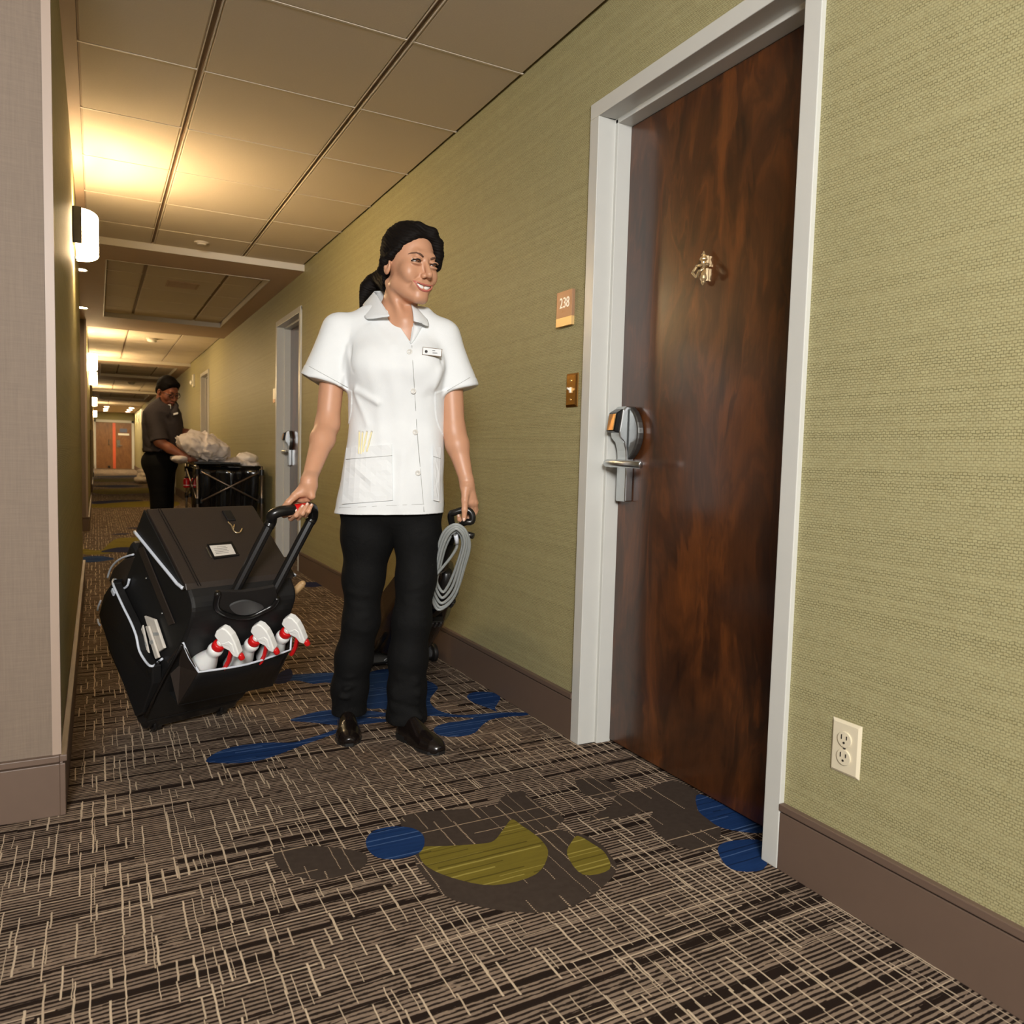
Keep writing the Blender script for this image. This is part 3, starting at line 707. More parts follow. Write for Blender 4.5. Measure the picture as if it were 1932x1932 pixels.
def head_q(q, mouth=True):
    k = np.stack([np.abs(q[:, 0]), q[:, 1], q[:, 2]], 1)
    d = ell(q, (0, -.012, .032), (.072, .094, .088))
    d = smin(d, ell(q, (0, .026, -.03), (.059, .062, .080)), .02)
    d = smin(d, rc(k, (.047, .004, -.066), (.012, .066, -.102), .017, .016), .026)
    d = smin(d, ell(q, (0, .072, -.1), (.02, .018, .017)), .014)
    d = smin(d, ell(k, (.042, .056, -.026), (.02, .022, .022)), .022)
    d = smin(d, rc(q, (-.026, .078, .022), (.026, .078, .022), .011, .011), .016)
    d = smin(d, ell(k, (.010, .076, -.066), (.026, .0155, .017)), .018)
    d = smax(d, -ell(k, (.031, .095, -.0005), (.0155, .018, .0085)), .012)
    d = smin(d, rc(q, (0, .083, .008), (0, .109, -.036), .0055, .0105), .011)
    d = smin(d, ell(k, (.0105, .094, -.041), (.0075, .0105, .008)), .006)
    d = smax(d, -rc(k, (.006, .1, -.0505), (.008, .094, -.049), .0028, .0028), .003)
    d = smin(d, ell(k, (.031, .0840, .0061), (.0165, .0090, .0056)), .005)
    d = smin(d, ell(k, (.031, .0818, -.0073), (.0155, .0088, .0050)), .006)
    d = d + .0030 * np.exp(-(segd(k, (.0205, .088, -.042), (.043, .066, -.072)) / .0048) ** 2)      # smile crease
    d = smin(d, ell(k, (.040, .064, -.040), (.016, .014, .017)), .014)
    if mouth:
        sm = rc(k, (0, .094, -.0735), (.018, .089, -.0695), .0078, .0064); sm = smin(sm, rc(k, (.018, .089, -.0695), (.034, .072, -.0600), .0064, .0020), .003)
        d = smax(d, -sm, .0025)
    ear = ell(k, (.0745, -.008, -.016), (.008, .0155, .026))
    ear = smax(ear, -ell(k, (.082, -.003, -.012), (.006, .008, .014)), .004)
    d = smin(d, ear, .006)
    return d
M['skin'] = mat('skin', S(194, 144, 113), .45, nz=.05, nscale=40, sss=.12)
M['skin_dark'] = mat('tan_skin', S(150, 92, 66), .5, nz=.06, nscale=40, sss=.08)
t = NT('dark_hair'); P_, x_, y_, z_ = t.pos()
f_ = t.noise(t.vec(t.m('MULTIPLY', x_, 40), t.m('MULTIPLY', y_, 40), t.m('MULTIPLY', z_, 190)), 1, 3, .6, .5)
t.set(Base_Color=t.mix(f_, S(8, 6, 5), S(22, 16, 13)), Roughness=.7); t.b.inputs['Specular IOR Level'].default_value = .14; t.bump(f_, .5, .003); M['hair'] = t.mat
M['paper'] = mat('paper', S(204, 197, 186), .7, nz=.04, nscale=20)
M['badge_rim'] = mat('badge_rim', S(104, 80, 46), .6)
M['eye_white'] = mat('eye_white', S(226, 222, 214), .15)
M['iris'] = mat('iris', S(22, 13, 9), .1)
M['lash'] = mat('lashes', S(24, 16, 13), .6)
M['brow'] = mat('brow_hair', S(92, 62, 46), .8)
M['lip'] = mat('lips', S(186, 104, 92), .35)
M['teeth'] = mat('teeth', S(240, 238, 230), .2)
M['nail'] = mat('nails', S(232, 200, 184), .2)
t = NT('white_cotton'); P_, x_, y_, z_ = t.pos()
f_ = t.noise(P_, 420, 2); g_ = t.noise(P_, 11, 4, .55)
t.set(Base_Color=t.mix(g_, S(220, 223, 224), S(230, 233, 234)), Roughness=.75); t.b.inputs['Specular IOR Level'].default_value = .25
t.bump(t.m('ADD', t.m('MULTIPLY', f_, .12), t.m('MULTIPLY', g_, .9)), .35, .006); M['cotton'] = t.mat
M['seam'] = mat('cotton_seam', S(160, 161, 158), .8)
M['button'] = mat('pearl_button', S(214, 212, 206), .2)
def dark_cloth(name, c):
    t = NT(name); P, x, y, z = t.pos(); g = t.noise(P, 14, 4, .6, .6); f = t.noise(P, 500, 2)
    t.set(Base_Color=t.mix(g, tuple(q * .8 for q in c), tuple(q * 1.25 for q in c)), Roughness=.8); t.b.inputs['Specular IOR Level'].default_value = .18
    t.bump(t.m('ADD', g, t.m('MULTIPLY', f, .15)), .45, .01); return t.mat
M['trouser'] = dark_cloth('black_twill', S(10, 10, 10)); M['shoe'] = mat('black_leather', S(20, 15, 13), .22, nz=.2, nscale=30)
M['sock'] = mat('black_sock', S(16, 15, 15), .9); M['sole'] = mat('black_rubber', S(14, 13, 12), .6)

# ------------------------------------------------------------------ wheeled housekeeping bag, tilted on its two wheels
BA, BT = .362, .684
bw = v3(math.cos(BA), math.sin(BA), 0); bh = v3(math.sin(BA), -math.cos(BA), 0)
bu_ = math.cos(BT) * v3(0, 0, 1) + math.sin(BT) * bh; bn = math.cos(BT) * bh - math.sin(BT) * v3(0, 0, 1)
BO = v3(.165, 2.829, 0)
def bag_world(w, n, u): return BO + w * bw + n * bn + u * bu_
def bag_px(x, y, axis, val):          # pixel -> bag coordinates (w, n, u) on one of the bag's own planes
    d = ray(x, y); ax = (bw, bn, bu_)[axis]; t = (val - (CAM - BO) @ ax) / (d @ ax); P = CAM + t * d - BO
    return v3(P @ bw, P @ bn, P @ bu_)
g0, g1 = bag_px(512, 983, 1, -.105), bag_px(590, 975, 1, -.105)
GU = bag_px(556, 957, 1, -.105)[2]
GRIP = bag_world(*bag_px(563, 961, 1, -.105))
VGL = .04

# ------------------------------------------------------------------ the woman in the white tunic
W = Stand(2.62); a_ = W.at
wroot = W.root('person', 'smiling woman in white short-sleeved tunic and black trousers, one hand pulling the wheeled bag', 'person', a_(735, 1395)[0], 0)
wo = W.off
HS = 1.06
hR = rotm(math.radians(43), math.radians(4), math.radians(-2))
hC = a_(800.5, 497, .02 + .078 * HS * math.cos(.75)) - hR[:, 1] * .078 * HS
def hp(x, y, z): return hC + hR @ (v3(x, y, z) * HS)      # head coordinates: her left, forward, up
def head_sdf(p, mouth=True): return head_q(((p - hC) @ hR) / HS, mouth) * HS
nb0, nb1 = hp(0, -.028, -.07), a_(748, 600, -.035)
sR, sL = a_(640, 622, -.02), a_(838, 632, -.02)
def torso_skin(p):
    d = rc(p, nb0, nb1, .052, .060)
    d = smin(d, rc(p, hp(-.05, -.03, -.06), a_(760, 602, .045), .012, .010), .02)
    d = smin(d, rc(p, hp(.035, -.01, -.09), a_(768, 604, .045), .010, .009), .02)
    d = smin(d, rc(p, a_(655, 622, -.03), a_(825, 628, -.03), .045, .045), .07)
    d = smin(d, ell(p, a_(752, 665, -.02), (.135, .088, .12)), .05)
    return d
def upper(p): return smin(head_sdf(p), torso_skin(p), .02)
# arms and hands ------------------------------------------------------------
GA, GB = None, None
def hand_right():
    g = W.loc(GRIP)            # middle of the bag's grip
    vg = g[1]; P = lambda x, y, v: a_(x, y, vg + v)
    F = [([P(556, 942, -.036), P(541, 957, -.038), P(536, 972, -.012), P(546, 971, .016), P(559, 963.5, .020)], [.0095, .0088, .0085, .0078, .0062]),
         ([P(566, 942, -.038), P(551, 962, -.040), P(549, 978, -.010), P(559, 972, .018), P(571, 955.5, .020)], [.0098, .009, .0086, .0078, .0062]),
         ([P(576, 941, -.036), P(563, 962, -.038), P(563, 977, -.010), P(571, 969, .018), P(580, 951.5, .018)], [.0092, .0086, .0082, .0074, .0058]),
         ([P(584, 939, -.032), P(575, 958, -.034), P(576, 972, -.010), P(582, 965, .015), P(588, 953, .015)], [.0086, .0078, .0074, .0066, .0052])]
    T = ([P(572, 921, -.008), P(556, 936, .010), P(544, 948, .016), P(535.5, 956, .017)], [.015, .0115, .010, .0075])
    palm = [(P(581, 917, -.012), P(561, 940, -.024), .018, .013), (P(585, 917, -.014), P(572, 942, -.026), .019, .0135), (P(588, 918, -.014), P(581, 940, -.022), .017, .013),
            (P(584, 914, -.008), P(588, 936, -.004), .0165, .012), (P(579, 915, -.006), P(570, 930, .0), .018, .014)]
    return F, T, palm, P(583, 908, -.012)
def hand_left():
    v0 = VGL; P = lambda x, y, v: a_(x, y, v0 + v)
    F = [([P(883, 946, -.012), P(880, 962, -.035), P(873, 979, -.028), P(867, 980, -.006), P(865, 972.5, .0)], [.0095, .009, .0086, .0078, .006]),
         ([P(890, 947, -.014), P(890, 966, -.035), P(882, 983, -.032), P(873, 986, -.010), P(868.5, 980, -.006)], [.0098, .009, .0086, .0078, .0062]),
         ([P(895, 948, -.02), P(896, 966, -.040), P(889, 981, -.042), P(880, 985, -.026), P(875, 981, -.016)], [.0092, .0086, .0082, .0074, .006]),
         ([P(897, 948, -.03), P(898, 962, -.050), P(892, 975, -.056), P(884, 980, -.044), P(879, 977, -.034)], [.0086, .0078, .0074, .0066, .0055])]
    T = ([P(878, 927, .004), P(877, 944, .014), P(876.5, 962, .016), P(875.5, 979, .015)], [.014, .0115, .0098, .0074])
    palm = [(P(878, 920, -.008), P(880, 945, -.010), .017, .0125), (P(883, 920, -.012), P(888, 948, -.016), .0185, .013), (P(886, 922, -.018), P(894, 949, -.024), .017, .0125), (P(884, 922, -.02), P(895, 948, -.034), .016, .012)]
    return F, T, palm, P(881, 912, -.008)
def arm_sdf(sh, el, wr, hand):
    F, T, palm, wc = hand; m1 = el + (wr - el) * .28
    def f(p):
        d = rc(p, sh, el, .043, .0375)
        d = smin(d, rc(p, el, m1, .0365, .0375), .02); d = smin(d, rc(p, m1, wr, .037, .0225), .02)
        flat = None
        for a, b, ra, rb in palm:
            q = rc(p, a, b, ra, rb); flat = q if flat is None else smin(flat, q, .010)
        d = smin(d, rc(p, wr, wc, .0225, .0205), .012); d = smin(d, flat, .014)
        d = smin(d, chain(p, *T), .009)
        fd = None
        for pts, rs in F:
            q = chain(p, pts, rs, .003)
            q = smin(q, np.linalg.norm(p - pts[1], axis=1) - rs[1] * 1.06, .002)
            fd = q if fd is None else np.minimum(fd, q)
        return smin(d, fd, .0045)
    return f
def nails(hand, idx, parent, off):
    F, T, palm, wc = hand
    for pts, rs in [F[i] for i in idx] + [T]:
        tip, prev = pts[-1], pts[-2]; ax = (tip - prev) / np.linalg.norm(tip - prev)
        out = v3(0, 1, .25) - ax * (v3(0, 1, .25) @ ax); out /= np.linalg.norm(out); sd = np.cross(ax, out); r = rs[-1]
        m = MB(); P = []
        for i in range(5):
            row = []
            for j in range(5):
                s_, t_ = (i / 4) * 1.5 - .55, (j / 4 - .5) * 1.5
                w = r * .74 * (1 - .25 * max(0, s_) ** 2); a = t_ * .9
                row.append(tip - off + ax * r * s_ * 1.05 + sd * w * math.sin(a) * 1.05 + out * (r * math.cos(a * .9) * (1 - .06 * s_ ** 2 - .10 * max(0, s_)) + .0006))
            P.append(row)
        m.sheet(P, .0012, out); m.build('fingernail', M['nail'], parent, smooth=True)
# grips held: the bag's handle and the vacuum's loop (both built below)
HR, HL = hand_right(), hand_left()
eR, eL = a_(618, 800, .04), a_(856, 812, -.005)
wRp, wLp = a_(583, 906, W.loc(GRIP)[1] - .012), a_(880.5, 908, VGL - .008)
armR = arm_sdf(a_(634, 640, -.01), eR, wRp, HR); armL = arm_sdf(a_(846, 650, -.02), eL, wLp, HL)
def legs_in(p):
    d = None
    for pts in ([a_(695, 965, -.02), a_(680, 1150, -.02), a_(664, 1280, -.02)], [a_(775, 965, -.02), a_(775, 1150, -.02), a_(768, 1290, -.02)]):
        q = chain(p, pts, [.06, .04, .035]); d = q if d is None else smin(d, q, .02)
    d = smin(d, chain(p, [a_(735, 960, -.02), a_(748, 800, -.03), a_(752, 690, -.03)], [.09, .085, .09]), .05)
    return d
pieces = []
lo, hi = hp(0, 0, 0) - .16, hp(0, 0, 0) + .16; lo[0] = a_(680, 600)[0]; hi[0] = a_(845, 600)[0]
pieces.append(sculpt(lambda p: upper(p + wo), (lo[0] - wo[0], lo[1], a_(750, 652)[2]), (hi[0] - wo[0], hi[1] + .02, hi[2]), .0020))
c0 = a_(752, 640, 0) - wo
pieces.append(sculpt(lambda p: torso_skin(p + wo), c0 - v3(.24, .17, .12), v3(c0[0] + .24, c0[1] + .17, a_(750, 648)[2]), .004))
for f, pts in ((armR, HR), (armL, HL)):
    al = np.array([q for c in pts[0] + [pts[1]] for q in c[0]] + [eR if f is armR else eL, pts[3]] + [a_(612, 745, .03) if f is armR else a_(855, 745, -.01)]) - wo
    lo, hi = al.min(0) - .055, al.max(0) + .055; zs = pts[3][2] + .02
    pieces.append(sculpt(lambda p: f(p + wo), lo, (hi[0], hi[1], zs), .0016)); pieces.append(sculpt(lambda p: f(p + wo), (lo[0], lo[1], zs - .006), hi, .0032))
pieces.append(sculpt(lambda p: legs_in(p + wo), a_(735, 1150) - wo - v3(.25, .2, .5), a_(735, 700) - wo + v3(.25, .2, .1), .008, 1))
body = np_mesh('body', pieces, M['skin'], wroot)
nails(HR, (0, 1, 2, 3), body, wo); nails(HL, (0,), body, wo)

# face: eyes, brows, lashes, lips, teeth
L = lambda q: q - wo
def face_y(x, z, pad=0.0):          # surface of the face in head coordinates, straight ahead of (x, z)
    y = np.linspace(.03, .125, 191); P = np.array([hp(x, t_, z) for t_ in y]); d = head_sdf(P); i = np.where(d < 0)[0]
    return (y[i[-1]] if len(i) else .06) + pad
for sx in (-1, 1):
    e = MB(); e.mi = 0; c = hp(sx * .031, .0735, .0); e.ball(L(c), .0122 * HS, 20, 14)
    look = hR @ v3(.12, 1, -.26); look /= np.linalg.norm(look)
    e.mi = 1; e.lathe([(.0080, .0098), (.0073, .0112), (.0042, .0127), (.0005, .0131)], L(c), look, 16)
    e.build('eye', [M['eye_white'], M['iris']], wroot, smooth=True)
    b = MB(); xs = [sx * q for q in (.0135, .020, .028, .036, .044, .049)]; zs = [.0150, .0184, .0214, .0232, .0220, .0182]
    b.tube([L(hp(x, face_y(x, z, .0004), z)) for x, z in zip(xs, zs)], [(.0014, .0030), (.0018, .0038), (.0017, .0034), (.0014, .0028), (.0010, .0020), (.0005, .0006)], 8); b.build('eyebrow', M['brow'], wroot, smooth=True)
    b = MB(); xs = [sx * q for q in (.0175, .022, .027, .032, .037, .042, .0465)]; zs = [-.0015, .0018, .0036, .0042, .0038, .0020, -.0014]
    b.tube([L(hp(x, max(face_y(x, z), .0735 + math.sqrt(max(0, .0126 ** 2 - (abs(x) - .031) ** 2 - z * z))) + .0004, z)) for x, z in zip(xs, zs)], [.0010, .0019, .0024, .0026, .0026, .0023, .0012], 6)
    xs = [sx * q for q in (.0195, .026, .033, .040, .045)]; zs = [-.0038, -.0052, -.0056, -.0045, -.0024]
    b.tube([L(hp(x, max(face_y(x, z), .0735 + math.sqrt(max(0, .0124 ** 2 - (abs(x) - .031) ** 2 - z * z))) + .0002, z)) for x, z in zip(xs, zs)], [.0005, .0007, .0008, .0008, .0005], 6)
    b.build('eyelashes', M['lash'], wroot, smooth=True)
N_ = 19; t_ = np.linspace(-1, 1, N_); mx = .0365 * t_
def skin_y(x, z):
    y = np.linspace(.03, .125, 191); P = np.array([hp(x, q, z) for q in y]); i = np.where(head_sdf(P, False) < 0)[0]; return y[i[-1]] if len(i) else .06
zu = lambda q: -.0652 + .0072 * abs(q) ** 2 + (.0006 if .05 < abs(q) < .3 else 0)
zl = lambda q: -.0822 + .0244 * abs(q) ** 2.4
lp = MB()
for zf, r0, r1, pd in ((zu, .0010, .0018, -.0004), (zl, .0010, .0024, .0002)):
    lp.tube([L(hp(x, skin_y(x, zf(q)) + pd, zf(q))) for x, q in zip(mx, t_)], [(r0 + r1 * (1 - q * q) ** .6 * .9, r0 + r1 * (1 - q * q) ** .6) for q in t_], 8)
lp.build('lips', M['lip'], wroot, smooth=True)
te = MB(); G_ = [[L(hp(x * .97, skin_y(x * .97, -.07) - .0052, (zu(q) + .001) * (1 - s_) + (zl(q) + .0012) * s_)) for x, q in zip(mx[1:-1], t_[1:-1])] for s_ in (0, .5, .86)]
te.sheet(G_, .003, hR[:, 1]); te.build('teeth', M['teeth'], wroot, smooth=True)

# hair: swept off the face to a low ponytail
pony = [hp(-.01, -.085, -.055), a_(716, 528, -.13), a_(703, 537, -.135), a_(691, 548, -.13), a_(683, 562, -.125), a_(678, 580, -.12)]
def hair_sdf(p):
    q = ((p - hC) @ hR) / HS
    d = ell(q, (0, -.018, .037), (.0830, .113, .0995))
    d = smin(d, ell(q, (0, -.064, -.026), (.066, .056, .074)), .03)
    cut = (q[:, 1] - q[:, 2] * .92 - .004 - .06 * np.abs(np.clip(q[:, 0] + .005, None, 0)) + .10 * np.clip(q[:, 0], 0, None)) * .72
    cut = np.maximum(cut, -(q[:, 1] + .06))
    d = smax(d, cut, .016)
    d = smax(d, -(head_sdf(p) / HS - .001), .004) if False else d
    bang = chain(q, [(-.01, .045, .108), (.028, .066, .094), (.050, .067, .068), (.060, .062, .036), (.063, .058, .008), (.058, .058, -.008)], [.016, .018, .018, .017, .013, .006], .01)
    d = smin(d, bang, .012)
    kq = np.stack([np.abs(q[:, 0]), q[:, 1], q[:, 2]], 1); d = smin(d, chain(kq, [(.064, .034, .038), (.076, .010, .016), (.080, -.020, -.004), (.068, -.052, -.024)], [.007, .011, .013, .012], .006), .008)
    tail = chain(p, pony, [.030, .031, .031, .027, .020, .010], .01) / HS
    d = smin(d, tail, .015)
    for a, b, r in ((a_(694, 533, -.12), a_(686, 541, -.12), .006), (a_(686, 541, -.12), a_(684, 552, -.12), .006), (a_(686, 552, -.118), a_(677, 564, -.118), .006), (a_(677, 564, -.118), a_(675, 578, -.118), .005)):
        d = smin(d, rc(p, a, b, r, r) / HS, .004)
    w = q[:, 2] * .75 + q[:, 1] * .35 + .006 * noise3(q, 40.)
    d = d + .0005 * np.sin(w * 900) + .0008 * np.sin(w * 260 + 1.3) + .0010 * noise3(q, 45.)
    return d * HS
lo, hi = hC - wo - v3(.19, .22, .20), hC - wo + v3(.16, .16, .17)
np_mesh('hair', [sculpt(lambda p: hair_sdf(p + wo), lo, hi, .0022)], M['hair'], wroot)

# tunic -----------------------------------------------------------------------
rows = [(585, 700, 795, .062, -.030), (606, 655, 836, .072, -.028), (640, 652, 842, .098, -.018), (672, 653, 843, .118, -.006), (700, 655, 842, .124, .0), (755, 659, 840, .110, -.006), (800, 662, 838, .104, -.010),
        (860, 652, 838.5, .113, -.010), (920, 642, 837.5, .122, -.010), (985, 630, 836, .130, -.010)]
rz = np.array([a_(0.5 * (l + r), y)[2] for y, l, r, b, v in rows])[::-1]
ru = np.array([(a_(l, y)[0] + a_(r, y)[0]) / 2 for y, l, r, b, v in rows])[::-1]
ra = np.array([(a_(r, y)[0] - a_(l, y)[0]) / 2 for y, l, r, b, v in rows])[::-1]
rb = np.array([b for y, l, r, b, v in rows])[::-1]; rv = np.array([v for y, l, r, b, v in rows])[::-1]
slR = (a_(640, 622, -.015), a_(611, 730, .012)); slL = (a_(836, 634, -.025), a_(868, 744, -.02))
axR = (slR[1] - slR[0]) / np.linalg.norm(slR[1] - slR[0]); axL = (slL[1] - slL[0]) / np.linalg.norm(slL[1] - slL[0])
_zz = np.linspace(rz[0], rz[-1], 240); _k = np.hanning(27); _k /= _k.sum()
def _sm(a):
    q = np.interp(_zz, rz, a); return np.convolve(np.pad(q, 13, 'edge'), _k, 'valid')
ru, ra, rb, rv = _sm(ru), _sm(ra), _sm(rb), _sm(rv); rz4 = rz[4]; rz = _zz
folds = [(a_(664, 742, .09), a_(690, 800, .10), .006, .016), (a_(672, 735, .09), a_(712, 760, .11), .006, .012), (a_(838, 694, .08), a_(800, 742, .11), .004, .020), (a_(829, 700, .09), a_(812, 800, .10), .005, .014),
         (a_(700, 690, .12), a_(722, 840, .1), .004, .02), (a_(735, 700, .12), a_(752, 800, .11), .0035, .02), (a_(826, 790, .09), a_(812, 960, .11), .007, .016), (a_(800, 800, .1), a_(806, 960, .12), -.004, .016),
         (a_(668, 880, .09), a_(700, 910, .12), .004, .014), (a_(690, 900, .12), a_(728, 885, .12), .004, .012), (a_(760, 860, .11), a_(755, 960, .13), .005, .022), (a_(655, 640, .06), a_(672, 700, .09), -.005, .01),
         (a_(836, 640, .06), a_(828, 700, .08), -.004, .009), (a_(700, 610, .06), a_(740, 650, .10), .003, .016), (a_(640, 660, .05), a_(600, 700, .06), .004, .014), (a_(660, 655, .05), a_(640, 735, .07), .004, .012)]
def tunic_out(p):
    z = p[:, 2]; cu = np.interp(z, rz, ru); A = np.interp(z, rz, ra); B = np.interp(z, rz, rb); cv = np.interp(z, rz, rv)
    x = np.abs(p[:, 0] - cu) / A; y = np.abs(p[:, 1] - cv) / B
    k = (x ** 2.4 + y ** 2.4 + 1e-9) ** (1 / 2.4); d = (k - 1) * np.minimum(A, B) * .85
    top = rz[-1]; d = smax(d, z - top - .01, .03)
    d = smin(d, rc(p, a_(702, 596, -.03), slR[0] - v3(0, 0, .012), .03, .047), .05); d = smin(d, rc(p, a_(792, 598, -.03), slL[0] - v3(0, 0, .012), .03, .045), .05)
    d = smin(d, ell(p, a_(706, 692, .055), (.058, .058, .06)), .05); d = smin(d, ell(p, a_(797, 692, .055), (.055, .056, .06)), .05)
    s1 = rc(p, slR[0], slR[1] + axR * .05, .056, .088); s2 = rc(p, slL[0], slL[1] + axL * .05, .054, .072)
    s1 = smax(s1, (p - slR[0]) @ axR - .19, .01); s2 = smax(s2, (p - slL[0]) @ axL - .19, .01)
    d = smin(d, s1, .022); d = smin(d, s2, .022)
    for a, b, am, wd in folds:
        d = d - am * np.exp(-(segd(p, a, b) / wd) ** 2)
    d = d - .0025 * noise3(p, 20.) * sstep(.0, .1, rz4 - z + .2)
    hem = sstep(rz[0] + .045, rz[0] + .03, z); d = d - .0012 * hem
    for sl, ax in ((slR, axR), (slL, axL)):
        t = (p - sl[1]) @ (v3(-.47, .10, -.877) if sl is slR else v3(.39, -.05, -.92)); d = d - .0016 * sstep(-.031, -.028, t) * (segd(p, sl[0], sl[1] + ax * .05) < .12)
    return d
zh = a_(735, 969, .1)[2]
V0, V1, V2 = a_(723, 570, .06), a_(779, 570, .06), a_(772, 643, .11)
def side2(p, a, b): return ((p[:, 0] - a[0]) * (b[2] - a[2]) - (p[:, 2] - a[2]) * (b[0] - a[0])) / math.hypot(b[0] - a[0], b[2] - a[2])
ncu = a_(749, 590)[0]
def tunic_sdf(p):
    o = tunic_out(p); d = np.maximum(o, -(o + .0062))
    slope = (p[:, 0] - a_(735, 970)[0]) * -.030
    d = np.maximum(d, zh - slope - .004 - p[:, 2])
    nR = v3(-.47, .10, -.877); nL = v3(.39, -.05, -.92); dR = (p - slR[1]) @ nR; dL = (p - slL[1]) @ nL
    nearR = segd(p, slR[0], slR[1] + axR * .1); nearL = segd(p, slL[0], slL[1] + axL * .1)
    d = np.where((p[:, 0] < slR[0][0] + .01) & (nearR < .13), np.maximum(d, dR), d); d = np.where((p[:, 0] > a_(849, 740)[0]) & (nearL < .13), np.maximum(d, dL), d)
    wedge = np.maximum(np.maximum(side2(p, V0, V2), -side2(p, V1, V2)), -(p[:, 1] - .0))
    wedge = np.maximum(wedge, V2[2] - p[:, 2])
    neck = np.hypot((p[:, 0] - ncu) / 1.0, (p[:, 1] + .03)) - .062; neck = np.maximum(neck, a_(749, 606)[2] - p[:, 2])
    return np.maximum(d, -np.minimum(wedge, neck))
lo = v3(a_(560, 760)[0], -.17, zh - .03) - wo; hi = v3(a_(905, 700)[0], .20, a_(750, 575)[2]) - wo
tun = np_mesh('tunic', [sculpt(lambda p: tunic_sdf(p + wo), lo, hi, .0030, 1)], M['cotton'], wroot)
def drape(x, y, pad=.002):
    v = np.linspace(.2, -.06, 131); P = np.array([a_(x, y, t) for t in v]); d = tunic_out(P); i = int(np.argmax(d < pad)) if (d < pad).any() else int(np.argmin(d))
    return P[i]
def ridge(name, px, r, m_, parent=tun, pad=.0005):
    b = MB(); b.tube([drape(x, y, pad) - wo for x, y in px], r, 6); return b.build(name, m_, parent, smooth=True)
lin = lambda a, b, n: [(a[0] + (b[0] - a[0]) * k / (n - 1), a[1] + (b[1] - a[1]) * k / (n - 1)) for k in range(n)]
ridge('placket_edge', lin((777, 652), (786, 800), 14) + lin((786.5, 810), (800, 966), 14), .0011, M['seam'])
# patch pockets
def patch(name, c, n=12, m=10, pad=.0055, parent=tun):
    (x0, y0), (x1, y1), (x2, y2), (x3, y3) = c; P = []
    for i in range(n):
        s_ = i / (n - 1); row = []
        for j in range(m):
            t_ = j / (m - 1); a = (x0 + (x1 - x0) * t_, y0 + (y1 - y0) * t_); b = (x3 + (x2 - x3) * t_, y3 + (y2 - y3) * t_)
            row.append(drape(a[0] + (b[0] - a[0]) * s_, a[1] + (b[1] - a[1]) * s_, pad) - wo)
        P.append(row)
    b = MB(); b.sheet(P, .007, (0, 1, 0)); return b.build(name, M['cotton'], parent, smooth=False)
pk = patch('pocket', [(653, 845), (739, 838), (741, 944), (645, 951)])
patch('pocket', [(817, 841), (832, 844), (829, 946), (818, 944)], m=6)
ridge('pocket_hem', lin((653, 866.5), (740, 859.5), 12), .0009, M['seam'], tun, .0062)
ridge('pocket_hem', lin((818, 861), (831, 865), 5), .0009, M['seam'], tun, .0062)
ridge('sleeve_hem', lin((583, 691), (656, 731), 24), .0007, M['seam'], tun, .0014)
ridge('sleeve_hem', lin((844, 737), (887, 712), 20), .0007, M['seam'], tun, .0014)
ridge('hem_stitch', lin((640, 958), (800, 951), 18), .0006, M['seam'])
for x, y in ((773, 664), (780, 738), (783.6, 815.5), (788.6, 892.5)):
    c = drape(x, y, .0022) - wo; b = MB(); b.lathe([(.0086, 0), (.0090, .0012), (.0086, .0028), (.0066, .0030), (.0060, .0020), (.001, .0020)], c, (0, 1, .05), 18); bt = b.build('button', M['button'], tun, smooth=True)
    b = MB()
    for q in ((.002, .002), (-.002, -.002), (.002, -.002), (-.002, .002)): b.ball(c + v3(q[0], .0022, q[1]), .0008, 6, 4)
    b.build('thread', M['seam'], bt)
# collar and lapels
Fp = [(780.5, 606, .085), (779, 590, .062), (776, 575, .030), (771, 563, -.015), (758, 554, -.070), (738, 549, -.092), (718, 549, -.082), (706, 551, -.055), (711, 557, -.022), (719, 570, .018), (728, 584, .050), (735, 596, .078)]
Ep = [(791, 608, .086), (808, 615, .066), (806, 604, .036), (800, 594, -.02), (782, 582, -.085), (742, 574, -.118), (705, 570, -.108), (687, 573, -.085), (685, 582, -.035), (687, 592, .012), (693, 602, .055), (733, 597, .084)]
P = []
for s_ in (0, .12, .5, .9, 1):
    row = []
    for (x, y, v), (x2, y2, v2) in zip(Fp, Ep):
        bulge = .006 * math.sin(PI * s_)
        row.append(a_(x + (x2 - x) * s_, y + (y2 - y) * s_, v + (v2 - v) * s_ + bulge) - wo)
    P.append(row)
Pt = [catmull(r, 3, False) for r in P]
b = MB(); b.grid(Pt); o = b.build('collar', M['cotton'], tun, smooth=True); sm = o.modifiers.new('s', 'SOLIDIFY'); sm.thickness = .0035; sm.offset = 0
# right lapel: a folded-back triangle beside the V
P = [[drape(x, y, .004) - wo for x, y in r] for r in ([(780, 604), (779, 618), (776, 634), (773, 646)], [(788, 606), (785, 620), (780, 636), (774, 647)], [(799, 612), (791, 626), (783, 640), (775.5, 649)])]
b = MB(); b.sheet(P, .004, (0, 1, 0)); b.build('lapel', M['cotton'], tun, smooth=True)
